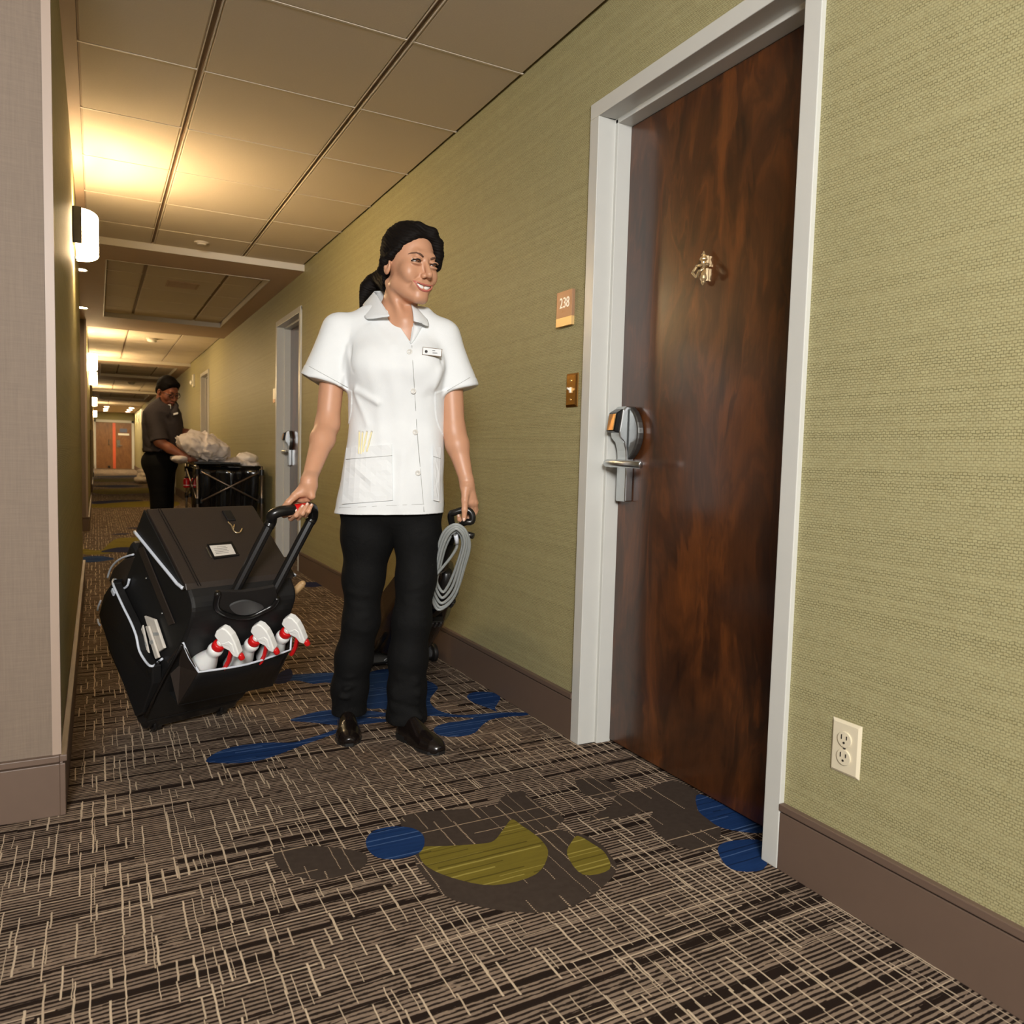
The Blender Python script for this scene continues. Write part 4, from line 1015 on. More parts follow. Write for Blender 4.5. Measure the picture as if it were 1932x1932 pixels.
# name badge
c = drape(815.5, 664, .011) - wo; bd = v3(0, 1, .1); bu = math.radians(-4)
ex, ez = v3(math.cos(bu), -.12, math.sin(bu)), v3(-math.sin(bu), 0, math.cos(bu))
def plate(w, h, th, y): return [c + ex * sx * w + ez * sz * h + v3(0, y + t_, 0) for t_ in (0, th) for sx, sz in ((-1, -1), (1, -1), (1, 1), (-1, 1))]
b = MB(); b.hexa(plate(.031, .0125, .002, 0)); nb = b.build('name_badge', M['badge_rim'], tun)
b = MB(); b.hexa(plate(.0292, .0108, .0004, .002)); o = b.build('badge_face', M['cotton'], tun)
b = MB(); q = lambda x, z: c + ex * x + ez * z + v3(0, .0026, 0)
b.ball(q(-.019, -.001), (.005, .0006, .005), 12, 6); b.ball(q(.004, .004), (.006, .0005, .0013), 8, 4); b.ball(q(.006, -.003), (.012, .0005, .0014), 8, 4)
b.build('badge_print', M['lash'], tun)

# trousers and shoes --------------------------------------------------------------
Lr = [(700, 950, 742 - 640, -.02), ]
legR = [((694, 955), 50), ((695, 1010), 49), ((686, 1090), 37.5), ((682, 1170), 33), ((668, 1240), 34), ((660, 1300), 33.5), ((659, 1345), 30), ((661, 1366), 26.5)]
legL = [((783, 955), 50), ((787, 1010), 43), ((785, 1090), 36), ((777, 1170), 34), ((770, 1240), 35), ((768, 1300), 34), ((767, 1350), 35), ((767, 1376), 33)]
def legchain(lst, vs): return [a_(x, y, v) for ((x, y), r), v in zip(lst, vs)], [r / 558. for (_, r) in lst]
vR = [-.02, -.02, -.015, -.01, -.02, -.03, -.035, -.03]; vL = [-.02, -.01, .01, .035, .035, .03, .025, .02]
cR, cL = legchain(legR, vR), legchain(legL, vL)
kn = []
rnd = random.Random(3)
for ch, y0, y1, n in ((legR, 1280, 1360, 8), (legL, 1280, 1372, 9), (legR, 1120, 1200, 4), (legL, 1110, 1190, 5)):
    for i in range(n):
        y = y0 + (y1 - y0) * (i + rnd.random() * .6) / n; xs = np.interp(y, [q[0][1] for q in ch], [q[0][0] for q in ch]); r = np.interp(y, [q[0][1] for q in ch], [q[1] for q in ch])
        sl = rnd.uniform(-.35, .35); w = rnd.uniform(.5, .95) * r; c_ = xs + rnd.uniform(-.3, .3) * r; v = .085 if ch is legL else .05
        kn.append((a_(c_ - w, y - sl * w, v), a_(c_ + w, y + sl * w, v), (.0065 if y0 > 1250 else .0028), .009))
def trousers_sdf(p):
    d1, d2 = chain(p, *cR, k=.03), chain(p, *cL, k=.03)
    d = np.minimum(d1, d2); hip = ell(p, a_(738, 945, -.02), (.178, .118, .12)); d = smin(d, hip, .03)
    d = smax(d, p[:, 2] - a_(735, 930)[2], .01)
    for a, b, am, wd in kn: d = d - am * np.exp(-(segd(p, a, b) / wd) ** 2 / 2.0)
    d = d - .001 * noise3(p, 24.)
    d = smax(d, -(p[:, 2] - .050), .006)
    return d
lo = v3(a_(615, 1300)[0], -.2, .04) - wo; hi = v3(a_(845, 1000)[0], .17, a_(735, 925)[2]) - wo
tq = np_mesh('trousers', [sculpt(lambda p: trousers_sdf(p + wo), lo, hi, .0042, 1)], M['trouser'], wroot)
def shoe(heel, toe, label):
    hx, tx = heel - wo, toe - wo; d = tx - hx; d[2] = 0; Ln = np.linalg.norm(d); d /= Ln; s_ = np.cross(d, v3(0, 0, 1))
    def f(p):
        q = p - v3(hx[0], hx[1], 0); x, y, z = q @ d, q @ s_, q[:, 2]; t = np.clip(x / Ln, 0, 1)
        hw = np.interp(t, [0, .12, .35, .7, .88, 1], [.024, .031, .031, .043, .036, .018]); ht = np.interp(t, [0, .1, .35, .6, .85, 1], [.085, .095, .088, .058, .046, .030])
        zl = np.interp(t, [0, .3, .45, 1], [.0, .0, .0, .004])
        k = np.sqrt((y / hw) ** 2 + (np.clip(z - .012, 0, None) / (ht - .012)) ** 2); o = (k - 1) * .03
        o = smax(o, zl - z, .004); return smax(o, np.abs(x - Ln / 2) - Ln / 2, .014)
    V, Q = sculpt(f, np.minimum(hx, tx) * v3(1, 1, 0) - v3(.06, .06, .01), np.maximum(hx, tx) * v3(1, 1, 0) + v3(.06, .06, .12), .003)
    o = np_mesh('shoe', [(V, Q)], M['shoe'], wroot)
    m_ = MB(); ring = []
    for t, hw in zip([0, .12, .35, .5, .7, .88, 1], [.018, .032, .031, .035, .044, .037, .012]): ring.append((t, hw))
    pts = [v3(hx[0], hx[1], 0) + d * Ln * (t * 1.01 - .005) + s_ * w for t, w in ring] + [v3(hx[0], hx[1], 0) + d * Ln * (t * 1.01 - .005) - s_ * w for t, w in ring[::-1]]
    m_.prism([p + v3(0, 0, .0005) for p in pts], (0, 0, .010)); m_.build('sole', M['sole'], o)
    h0 = v3(hx[0], hx[1], 0); m_ = MB(); m_.prism([h0 + d * a + s_ * b + v3(0, 0, .0005) for a, b in ((-.002, -.02), (-.002, .02), (.02, .032), (.06, .032), (.06, -.032), (.02, -.032))], (0, 0, .02)); m_.build('heel', M['sole'], o)
tR = W.loc(at_z(659, 1409)); tL = W.loc(at_z(833, 1424))
shoe(tR + v3(-.058, -.228, 0), tR, '')
shoe(W.loc(at_z(760, 1392)) + v3(-.01, -.02, 0), tL, '')
for (x, y, v), tq_ in (((660, 1340, -.03), (659, 1392)), ((766, 1345, .02), (772, 1392))):
    A = a_(x, y, v); B_ = W.loc(at_z(*tq_)); B_ = v3(A[0] * .4 + B_[0] * .6, A[1], .055); m_ = MB(); m_.tube([A - wo, B_ - wo], [.040, .036], 14); m_.build('sock', M['sock'], wroot, smooth=True)

M['bag'] = mat('black_nylon', S(17, 16, 16), .55, nz=.15, nscale=60, bump=.12)
t = NT('dark_vinyl'); P_, x_, y_, z_ = t.pos(); f_ = t.noise(P_, 260, 3)
t.set(Base_Color=t.mix(f_, S(38, 31, 27), S(50, 41, 35)), Roughness=.48); t.bump(f_, .25, .001); M['vinyl'] = t.mat
M['piping'] = mat('pale_piping', S(206, 212, 222), .4)
M['gloss'] = mat('black_plastic', S(20, 19, 19), .28, nz=.1, nscale=20)
M['grey_lip'] = mat('dark_grey_plastic', S(74, 74, 74), .35)
M['bottle'] = mat('frosted_plastic', S(226, 226, 224), .35, nz=.02, nscale=15, sss=.2)
M['spray_white'] = mat('spray_white', S(240, 240, 236), .3)
M['rubber'] = mat('tyre_rubber', S(22, 21, 20), .5)
M['stick'] = mat('bare_wood', S(176, 142, 98), .55, nz=.12, nscale=30)
broot = thing('rolling_bag', 'black wheeled housekeeping bag with pale piping, tilted and pulled by its long handle', 'bag')
broot.matrix_world = Matrix([[bw[0], -bn[0], bu_[0], BO[0]], [bw[1], -bn[1], bu_[1], BO[1]], [bw[2], -bn[2], bu_[2], BO[2]], [0, 0, 0, 1]])
Bq = lambda q: v3(q[0], -q[1], q[2])                 # (w, n, u) -> local
Bl = lambda x, y, ax, val: Bq(bag_px(x, y, ax, val))
W0, W1 = -.064, .292
prof = catmull([(.06, .055), (.0, .055), (-.018, .2), (-.022, .36), (-.022, .52), (-.012, .600), (.012, .636), (.063, .652)], 3, False)
prof = [(.383, .07)] + [tuple(p) for p in prof] + [(.383, .652)]
def slab(w0, w1, pr): return [[(w, y, u) for y, u in pr] for w in (w0, w1)]
m = MB(); m.loft(slab(W0, W1, prof)); m.build('shell', M['bag'], broot, bevel=.010, seg=3)
# lid: top panel with side flaps
m = MB(); m.loft([[(w, y, u) for y, u in ((.052, .648), (.07, .660), (.20, .664), (.398, .661), (.400, .650))] for w in (W0 - .006, W0 + .01, W1 - .01, W1 + .006)]); lid = m.build('lid', M['vinyl'], broot, bevel=.003)
for w, sg in ((W0 - .007, -1), (W1 + .007, 1)):
    m = MB(); m.prism([(w, y, u) for y, u in ((.400, .655), (.056, .655), (.070, .638), (.104, .632), (.25, .598), (.400, .556))], (sg * .006, 0, 0)); m.build('flap', M['bag'], lid, bevel=.002)
    m = MB(); m.tube(catmull([(w + sg * .007, y, u) for y, u in ((.402, .556), (.32, .578), (.22, .604), (.13, .628), (.095, .637), (.080, .644), (.062, .652))], 4, False), [.0056] * 25, 8); m.build('piping', M['piping'], lid, smooth=True)
for w in (W0 + .028, W0 + .036):
    m = MB(); m.tube([(w, .056, .6625), (w, .2, .6655), (w, .396, .6625)], .0012, 6); m.build('stitching', M['gloss'], lid)
# hook and card holder on the lid
LU = .6645
m = MB(); hk = [Bl(x, y, 2, LU + .008) for x, y in ((430, 985), (437, 992), (440, 1000), (446, 1005), (453, 1004), (457, 997))]
m.tube(catmull(hk, 4, False), .0026, 8); m.tube([Bl(440, 1000, 2, LU + .008), Bl(442, 990, 2, LU + .008)], .0024, 8); m.build('hook', M['gold'], lid, smooth=True)
c = Bl(433, 975, 2, LU); m = MB(); m.box(c[0] - .016, c[0] + .016, c[1] - .02, c[1] + .03, LU - .003, LU + .004); m.build('hook_tab', M['bag'], lid, bevel=.003)
cs = [Bl(x, y, 2, LU) for x, y in ((390, 1027), (437, 1022), (452, 1048), (404, 1055))]
m = MB(); m.hexa([p - v3(0, 0, .004) for p in cs] + [p + v3(0, 0, .004) for p in cs]); ch = m.build('card_holder', M['gloss'], lid, bevel=.002)
cs = [Bl(x, y, 2, LU + .0045) for x, y in ((395, 1029.5), (436, 1026.5), (445, 1045), (405, 1049.5))]
m = MB(); m.hexa([p - v3(0, 0, .002) for p in cs] + [p for p in cs]); m.build('card', M['paper'], ch)
m = MB(); m.mi = 0
for i in range(5):
    t0 = .18 + i * .15; A = cs[0] + (cs[3] - cs[0]) * t0; Bp = cs[1] + (cs[2] - cs[1]) * t0; w = (.3, .7) if i == 0 else (.12, .7 + .05 * (i % 2))
    m.tube([A + (Bp - A) * w[0] + v3(0, 0, .0002), A + (Bp - A) * w[1] + v3(0, 0, .0002)], .0007, 4)
m.build('printed_lines', M['steel_dark'], ch)
m = MB(); m.tube([Bl(389, 1033, 2, LU + .003), Bl(399, 1053, 2, LU + .003)], .0022, 6); m.build('clip', M['steel'], ch)
# handle housing on the near face
m = MB(); hs = [Bl(x, y, 1, .026) for x, y in ((411, 1118), (407, 1140), (414, 1153), (440, 1163), (470, 1164), (497, 1152), (515, 1142), (524, 1128), (519, 1108), (500, 1112), (460, 1118))]
m.tube(catmull(hs[:8], 4, False), [.009] * 29, 8); m.build('bezel', M['gloss'], broot, smooth=True)
m = MB(); m.prism([p + v3(0, .002, 0) for p in hs], (0, .01, 0)); m.build('recess', M['dark'], broot)
m = MB(); lp_ = catmull([Bl(x, y, 1, .030) for x, y in ((434, 1146), (445, 1138), (465, 1134), (485, 1139), (498, 1147), (480, 1157), (462, 1161), (445, 1158))], 4)
m.prism(lp_, (0, .008, 0)); m.build('grip_lip', M['grey_lip'], broot)
# telescopic handle
b0, b1 = Bl(428, 1146, 1, .01), Bl(510, 1128, 1, .01); h0, h1 = Bq(g0), Bq(g1); gl, gr = Bl(521, 966, 1, -.105), Bl(589, 957, 1, -.105)
hd = MB(); hd.tube([b0, b0 + (h0 - b0) * .9, h0], [(.0150, .0115)] * 3, 10); hb = hd.build('handle_bar', M['gloss'], broot, smooth=False)
hd = MB(); hd.tube([b1, b1 + (h1 - b1) * .9, h1], [(.0150, .0115)] * 3, 10); hd.build('handle_bar', M['gloss'], broot, smooth=False)
ex = (gr - gl) / np.linalg.norm(gr - gl)
hd = MB(); hd.tube(catmull([h0 + (b0 - h0) * .07, h0, gl + v3(0, 0, -.012) - ex * .008, gl + ex * .012, gl + (gr - gl) * .35, gl + (gr - gl) * .75, gr - ex * .008, gr + v3(0, 0, -.010) + ex * .006, h1, h1 + (b1 - h1) * .07], 4, False), [.0168] * 37, 12); gp = hd.build('grip', M['gloss'], broot, smooth=True)
hd = MB(); ra_, rb_ = gl + (gr - gl) * .48, gl + (gr - gl) * .82
hd.tube([ra_ + v3(0, -.003, .004), rb_ + v3(0, -.003, .004)], .0160, 12); hd.build('release_button', M['red_plastic'], gp, smooth=False, bevel=.002)
# bottle pocket
rl, rr, br_, bl_ = Bl(375, 1268, 1, .105), Bl(548, 1226, 1, .095), Bl(515, 1293, 1, .075), Bl(337, 1330, 1, .085)
kl, kr = Bl(345, 1212, 1, .024), Bl(552, 1168, 1, .024)
mid = (rl + rr) / 2 + v3(0, -.012, -.004)
m = MB(); m.grid([catmull([rl, mid, rr], 6, False), [p + v3(0, .004, -.05) for p in catmull([rl, mid, rr], 6, False)], [a + (b - a) * k / 12 for k, (a, b) in enumerate([(bl_, br_)] * 13)]])
o = m.build('pocket_front', M['bag'], broot, smooth=True); q = o.modifiers.new('s', 'SOLIDIFY'); q.thickness = .004
for k_, r_, b_ in ((kl, rl, bl_), (kr, rr, br_)):
    mb_ = (k_ + b_) / 2 * v3(1, 1, 1) + v3(.012, .03, 0)
    m = MB(); m.add([k_, r_, b_, mb_, k_ + v3(0, .03, -.12)], [(0, 1, 3), (1, 2, 3), (0, 3, 4), (3, 2, 4)]); o = m.build('pocket_gusset', M['vinyl'], broot); q = o.modifiers.new('s', 'SOLIDIFY'); q.thickness = .003
m = MB(); m.add([bl_, br_, br_ * v3(1, 0, 1) + v3(0, -.01, -.02), bl_ * v3(1, 0, 1) + v3(0, -.01, -.02)], [(0, 1, 2, 3)]); o = m.build('pocket_bottom', M['bag'], broot); q = o.modifiers.new('s', 'SOLIDIFY'); q.thickness = .003
m = MB(); pts = [kl, (kl + rl) / 2 + v3(0, .004, -.008), rl] + [p for p in catmull([rl, mid, rr], 4, False)][1:] + [(rr + kr) / 2, kr]
m.tube(pts, .0036, 8); m.build('piping', M['piping'], broot, smooth=True)
# left side pocket with papers, right side pocket with a stick
pipe = [(244, 1092), (241, 1104), (234, 1110), (227, 1106), (221, 1096), (215, 1093), (213, 1101), (221, 1120), (234, 1148), (247, 1174), (257, 1200), (263, 1228), (277, 1251), (287, 1257), (296, 1251), (306, 1243)]
PW = -.100
pl = [Bl(x, y, 0, PW if 5 < i < 14 else PW + .03) for i, (x, y) in enumerate(pipe)]
m = MB(); m.tube(catmull(pl, 3, False), .0040, 8); m.build('piping', M['piping'], broot, smooth=True)
out = [Bl(x, y, 0, PW) for x, y in pipe[5:14]] + [Bl(x, y, 0, PW + .01) for x, y in ((288, 1290), (268, 1345), (255, 1352), (190, 1176), (186, 1160), (196, 1122))]
m = MB(); m.prism(out, (.030, 0, 0)); m.build('side_pocket', M['bag'], broot, bevel=.004)
m = MB(); P = [Bl(x, y, 0, W0 - .012) for x, y in ((343, 1216), (318, 1262), (293, 1310), (274, 1352))]; m.tube(P, .0045, 8); m.build('frame_rod', M['gloss'], broot, smooth=True)
m = MB(); P = [Bl(x, y, 0, W0 - .012) for x, y in ((300, 1248), (282, 1290), (262, 1340))]; m.tube(P, .0035, 8); m.build('frame_rod', M['gloss'], broot, smooth=True)
for x, y in ((276, 1091), (306, 1157)):
    m = MB(); m.ball(Bl(x, y, 0, W0 - .004), .0035, 8, 6); m.build('rivet', M['steel'], broot, smooth=True)
m = MB(); P = [Bl(x, y, 0, W0 - .003) for x, y in ((262, 1035), (320, 1180), (331, 1176), (272, 1031))]; m.prism(P, (-.004, 0, 0)); m.build('strap', M['vinyl'], broot, bevel=.001)
m = MB(); m.box(W1, W1 + .05, .02, .33, .12, .50); m.build('right_pocket', M['bag'], broot, bevel=.02, seg=3)
# far pocket (front of the bag), its rim showing
m = MB(); m.loft([[(W0 + .02, y, u), (W1 - .02, y, u)][::1] + [(W1 - .02, y2, u), (W0 + .02, y2, u)] for y, y2, u in ((.383, .44, .09), (.383, .475, .25), (.383, .47, .455))]); m.build('front_pocket', M['bag'], broot, bevel=.02, seg=3)
m = MB(); P = [Bl(x, y, 0, W0 + .01) for x, y in ((203, 1090), (208, 1074), (218, 1061), (232, 1052), (252, 1046))]; m.tube(catmull(P, 4, False), .0034, 8)
m.build('piping', M['piping'], broot, smooth=True)
m = MB(); P = [Bl(x, y, 0, W0 + .01) for x, y in ((252, 1050), (232, 1056), (214, 1072), (205, 1095), (215, 1112), (240, 1120), (262, 1090))]; m.prism(P, (.04, 0, 0)); m.build('pocket_lining', M['vinyl'], broot, bevel=.003)
for pp in (((190, 1133), (185, 1145), (184, 1152)), ((184, 1168), (186, 1176), (189, 1180))):
    m = MB(); m.tube([Bl(x, y, 0, W0 - .02) for x, y in pp], .0032, 8); m.build('piping', M['piping'], broot, smooth=True)
m = MB(); c = Bl(214, 1117, 0, PW - .002); m.box(c[0] - .004, c[0] + .002, c[1] - .012, c[1] + .012, c[2] - .008, c[2] + .008); m.build('pocket_tag', M['piping'], broot, bevel=.002)
# base, axle housings and wheels
m = MB(); m.box(W0 + .01, W1 - .01, -.01, .36, .028, .085); m.build('base', M['gloss'], broot, bevel=.015, seg=3)
def wheel(wc):
    Rw = .036; cl = v3(wc, 0, 0); loc0 = v3(0, -Rw * bn[2], Rw * bu_[2])
    m = MB(); prof_ = [(Rw * .78, -.014), (Rw, -.010), (Rw, .010), (Rw * .78, .014)]
    m.lathe(prof_, cl + loc0, (1, 0, 0), 24); w_ = m.build('wheel', M['rubber'], broot, smooth=True, bevel=.002)
    m = MB(); m.lathe([(Rw * .5, -.0155), (Rw * .45, .0155)], cl + loc0, (1, 0, 0), 16); m.build('hub', M['gloss'], w_)
    m = MB(); c_ = cl + loc0; m.tube(catmull([c_ + v3(-.017, .035, .035), c_ + v3(-.017, -.005, .045), c_ + v3(-.017, -.040, .015), c_ + v3(-.017, -.028, -.02)], 4, False), [(.006, .004)] * 13, 8)
    m.hexa([c_ + v3(x, y, z) for x, y, z in ((-.02, 0, .02), (.02, 0, .02), (.02, .05, .02), (-.02, .05, .02), (-.02, -.01, .07), (.02, -.01, .07), (.02, .05, .07), (-.02, .05, .07))]); m.build('fork', M['gloss'], broot, bevel=.004)
wheel(.0); wheel(W1 - .055)
# things carried in the pockets
def loose(name, pts_w, label, cat, group=None): ...
def in_bag(name, label, cat, group=None, at=(0, 0, 0)):
    t = thing(name, label, cat, group=group); mm = Matrix(broot.matrix_world); t.matrix_world = mm @ Matrix.Translation(at); return t
def paper_box(name, label, cat, corners, th, dw=.004):
    P = [Bl(x, y, 0, W0 - dw) for x, y in corners]; c = sum(P) / len(P); t = in_bag(name, label, cat, at=c)
    m = MB(); m.prism([p - c for p in P], (-th, 0, 0)); m.build('body', M['paper'], t, bevel=.003)
    m = MB(); e = [(P[0] * (1 - s_) + P[-1] * s_) - c + v3(-th - .0004, 0, 0) for s_ in (.45, .55)] + [(P[1] * (1 - s_) + P[2] * s_) - c + v3(-th - .0004, 0, 0) for s_ in (.55, .45)]
    m.prism(e, (-.0006, 0, 0)); m.build('fold', M['seam'], t)
paper_box('tissue_box', 'white tissue carton highest in the left side pocket of the bag', 'carton', ((277, 1161), (297, 1168), (315, 1222), (300, 1232)), .010)
paper_box('notepad', 'white pad of paper standing in the middle of the side pocket', 'notepad', ((278, 1181), (284, 1180), (304, 1240), (297, 1243)), .008, .016)
paper_box('envelope', 'beige flat packet lowest in the side pocket of the bag', 'envelope', ((272, 1178), (264, 1200), (283, 1250), (288, 1250)), .006, .008)
a, b = Bl(545, 1128, 0, W1 + .03), Bl(571, 1101, 0, W1 + .06); c = (a + b) / 2
st = in_bag('wooden_stick', 'round bare wooden stick end poking out of the right side of the bag', 'stick', at=c)
m = MB(); m.tube([(a - c) * 1.6, (b - c) * .9, (b - c)], [.0125, .0125, .0105], 14); m.build('shaft', M['stick'], st, smooth=True)
m = MB(); m.ball(b - c, .0105, 12, 8); m.build('rounded_tip', M['stick'], st, smooth=True)
def spray_bottle():
    t = thing('spray_bottle', '', 'spray bottle', group='spray bottles in the near pocket of the bag')
    m = MB(); m.lathe([(.034, .070), (.0375, .076), (.039, .11), (.037, .125), (.028, .150), (.0195, .172), (.0190, .178), (.0215, .184), (.0225, .192), (.0215, .200), (.016, .204)], n=24); m.build('bottle', M['bottle'], t, smooth=True)
    m = MB(); m.lathe([(.0172, .202), (.0185, .206), (.0185, .220), (.0165, .223)], n=24); m.build('collar_ring', M['red_plastic'], t, smooth=True, bevel=.001)
    m = MB(); m.lathe([(.012, .222), (.0125, .236)], n=16)
    hd = [(.026, .243), (.030, .262), (.024, .284), (.010, .289), (-.012, .284), (-.034, .270), (-.062, .246), (-.066, .232), (-.052, .226), (-.034, .233), (-.016, .228)]
    m.prism([(-.0125, y, z) for y, z in hd], (.025, 0, 0)); h_ = m.build('spray_head', M['spray_white'], t, bevel=.004, seg=3)
    m = MB(); m.prism([(-.0140, y, z) for y, z in ((-.004, .236), (-.016, .262), (-.030, .262), (-.050, .240), (-.040, .238), (-.026, .248))], (.028, 0, 0)); m.build('rib', M['spray_white'], h_, bevel=.002)
    m = MB(); m.lathe([(.0085, 0), (.0095, .003), (.0090, .016), (.0065, .019)], (0, -.063, .238), (0, -.8, -.5), 14); m.build('nozzle', M['red_plastic'], t, smooth=True, bevel=.001)
    m = MB(); m.loft([[(x * k, y + dy, z) for x, y in ((-.0085, -.006), (.0085, -.006), (.0085, .006), (-.0085, .006))] for dy, z, k in ((-.034, .238, 1), (-.041, .220, 1.0), (-.051, .190, .95), (-.055, .162, .9), (-.053, .150, .75))]); m.build('trigger', M['red_plastic'], t, bevel=.003, seg=2)
    return t
def copy_tree(o, parent=None):
    c = o.copy(); COL.objects.link(c); c.parent = parent
    for ch_ in list(o.children): copy_tree(ch_, c)
    return c
sb0 = spray_bottle()
for i, (x, y, lab) in enumerate(((410, 1221, 'white spray bottle with red trigger nearest the piping corner of the bag pocket'), (478, 1212, 'middle white spray bottle with red trigger in the bag pocket'), (537, 1197, 'spray bottle with red trigger farthest from the bag wheels, near the wooden stick'))):
    o = sb0 if i == 0 else copy_tree(sb0)
    o['label'] = lab; nk = Bl(x, y, 1, .060)
    tilt = Matrix.Rotation(.10, 4, 'X') @ Matrix.Rotation(.12 - .04 * i, 4, 'Y') @ Matrix.Rotation(.60, 4, 'Z')
    o.matrix_world = Matrix(broot.matrix_world) @ Matrix.Translation(nk) @ tilt @ Matrix.Scale(1.06, 4) @ Matrix.Translation((0, 0, -.205))

# ------------------------------------------------------------------ upright vacuum cleaner behind the woman
VT = W.world(a_(876, 974, VGL)); VB = v3(1.215, 3.37, .06)
va = (VT - VB) / np.linalg.norm(VT - VB); vs_ = np.cross(v3(0, 0, 1), va); vs_ = -vs_ / np.linalg.norm(vs_)
if vs_[0] < 0: vs_ = -vs_
vn = np.cross(va, vs_)                      # towards the ceiling and the camera side of the tilted machine
VLn = np.linalg.norm(VT - VB)
vroot = thing('vacuum_cleaner', 'black upright vacuum cleaner tilted behind the woman, grey cord looped on its handle', 'vacuum cleaner')
vroot.matrix_world = Matrix([[vs_[0], va[0], vn[0] if False else np.cross(vs_, va)[0], VB[0]], [vs_[1], va[1], np.cross(vs_, va)[1], VB[1]], [vs_[2], va[2], np.cross(vs_, va)[2], 0], [0, 0, 0, 1]])
vz = np.cross(vs_, va)
def VL(P): d = np.asarray(P, float) - v3(VB[0], VB[1], 0); return v3(d @ vs_, d @ va, d @ vz)
off0 = VL(VB)
def vp(s_, t_, z_=0): return off0 + v3(s_, t_, z_)      # across, along the machine, out of its face
M['vac_bag'] = mat('brown_black_gloss', S(34, 24, 17), .22, nz=.25, nscale=12)
m = MB(); m.loft([[vp(x * w, t, z * d_) for x, z in ((-.5, -.5), (-.5, .25), (-.35, .5), (.35, .5), (.5, .25), (.5, -.5))] for t, w, d_ in ((.12, .22, .12), (.17, .28, .17), (.48, .275, .16), (.66, .24, .14), (.80, .16, .11), (.86, .08, .07))]); m.build('dust_housing', M['vac_bag'], vroot, bevel=.015, seg=3)
m = MB(); m.tube([vp(0, .02), vp(0, .13)], [.075, .09], 18); m.build('motor_housing', M['gloss'], vroot, smooth=True)
m = MB(); m.tube([vp(-.115, .14, .055), vp(-.118, .30, .062), vp(-.10, .42, .055)], .012, 8); m.build('hose', M['gloss'], vroot, smooth=True)
m = MB(); m.tube([vp(0, .6), vp(0, VLn - .10)], [.030, .019], 12); stk = m.build('stalk', M['gloss'], vroot, smooth=True)
for t0 in (.70, .50):
    m = MB(); m.box(-.075, .085, off0[1] + t0, off0[1] + t0 + .05, off0[2] + .07, off0[2] + .10); g_ = m.build('ribbed_block', M['gloss'], vroot, bevel=.004)
    for q in range(9):
        m = MB(); m.box(-.070 + q * .0175, -.062 + q * .0175, off0[1] + t0 + .004, off0[1] + t0 + .046, off0[2] + .10, off0[2] + .104); m.build('rib', M['grey_lip'], g_)
m = MB(); m.tube([vp(.02, .62, .06), vp(.05, .76, .05), vp(.03, .86, .02)], [.045, .05, .02], 14); m.build('upper_cover', M['gloss'], vroot, smooth=True)
# handle: a D-shaped loop, its outer bar held in the hand
hp_ = [VL(W.world(a_(x, y, VGL + v))) for x, y, v in ((856, 1001, -.035), (852, 985, -.02), (851, 970, -.005), (858, 967, .0), (872, 962.5, .0), (884, 963, .0), (891, 972, .0), (890, 984, .0), (880, 985, .0), (872, 988, -.012), (866, 997, -.03))]
m = MB(); m.tube(catmull(hp_, 3, False), [.0115] * 31, 10); m.build('handle', M['gloss'], vroot, smooth=True)
m = MB(); m.tube([vp(0, VLn - .17), VL(W.world(a_(861, 1000, VGL - .035)))], [.021, .026], 12); m.build('neck', M['gloss'], vroot, smooth=True)
ck = VL(W.world(a_(866, 1009, .03)))
m = MB(); m.tube([ck + v3(-.035, -.008, -.03), ck + v3(-.02, 0, .0), ck + v3(.03, .003, .0), ck + v3(.045, .012, .012)], .011, 8); m.build('cord_hook', M['gloss'], vroot, smooth=True)
# cord, looped
M['cord'] = mat('grey_cord', S(146, 150, 148), .45, nz=.04, nscale=80)
vd = lambda y: .06 - (y - 990) * .0011
loops = [((856, 990), (838, 1003), (827, 1030), (818, 1068), (812, 1100), (815, 1128), (826, 1150), (846, 1140), (862, 1115), (874, 1072), (884, 1030), (880, 1005), (870, 993)),
         ((858, 994), (842, 1006), (831, 1032), (822, 1070), (816, 1098), (820, 1120), (832, 1138), (848, 1128), (860, 1108), (870, 1070), (880, 1030), (877, 1008), (868, 997)),
         ((859, 998), (846, 1009), (835, 1034), (826, 1070), (820, 1096), (824, 1114), (834, 1128), (846, 1118), (856, 1100), (866, 1068), (876, 1030), (874, 1011), (867, 1001)),
         ((860, 1002), (850, 1012), (839, 1036), (830, 1070), (824, 1094), (828, 1108), (836, 1117), (844, 1108), (852, 1092), (862, 1066), (872, 1032), (871, 1014), (866, 1005)),
         ((858, 992), (841, 1004), (829, 1031), (820, 1069), (814, 1099), (818, 1126), (830, 1146), (850, 1134), (864, 1110), (876, 1071), (886, 1032), (881, 1006), (869, 995))]
cordo = None
for i, lp_ in enumerate(loops):
    m = MB(); m.tube(catmull([VL(W.world(a_(x, y, vd(y) + .009 * (i % 3) - (.012 if i == 4 else 0)))) for x, y in lp_], 4), .0052, 8, closed=True); o = m.build('cord', M['cord'], vroot, smooth=True)
m = MB(); m.tube(catmull([VL(W.world(a_(x, y, vd(y) + .035))) for x, y in ((860, 1010), (862, 1024), (861, 1034), (850, 1052), (832, 1074), (812, 1097), (808, 1108))], 4, False), .0050, 8); m.build('cord', M['cord'], vroot, smooth=True)
m = MB(); m.tube([VL(W.world(a_(x, y, vd(y) + .035))) for x, y in ((860, 1010), (861.5, 1018), (862, 1026))], .0072, 8); m.build('cord_relief', M['piping'], vroot, smooth=True)
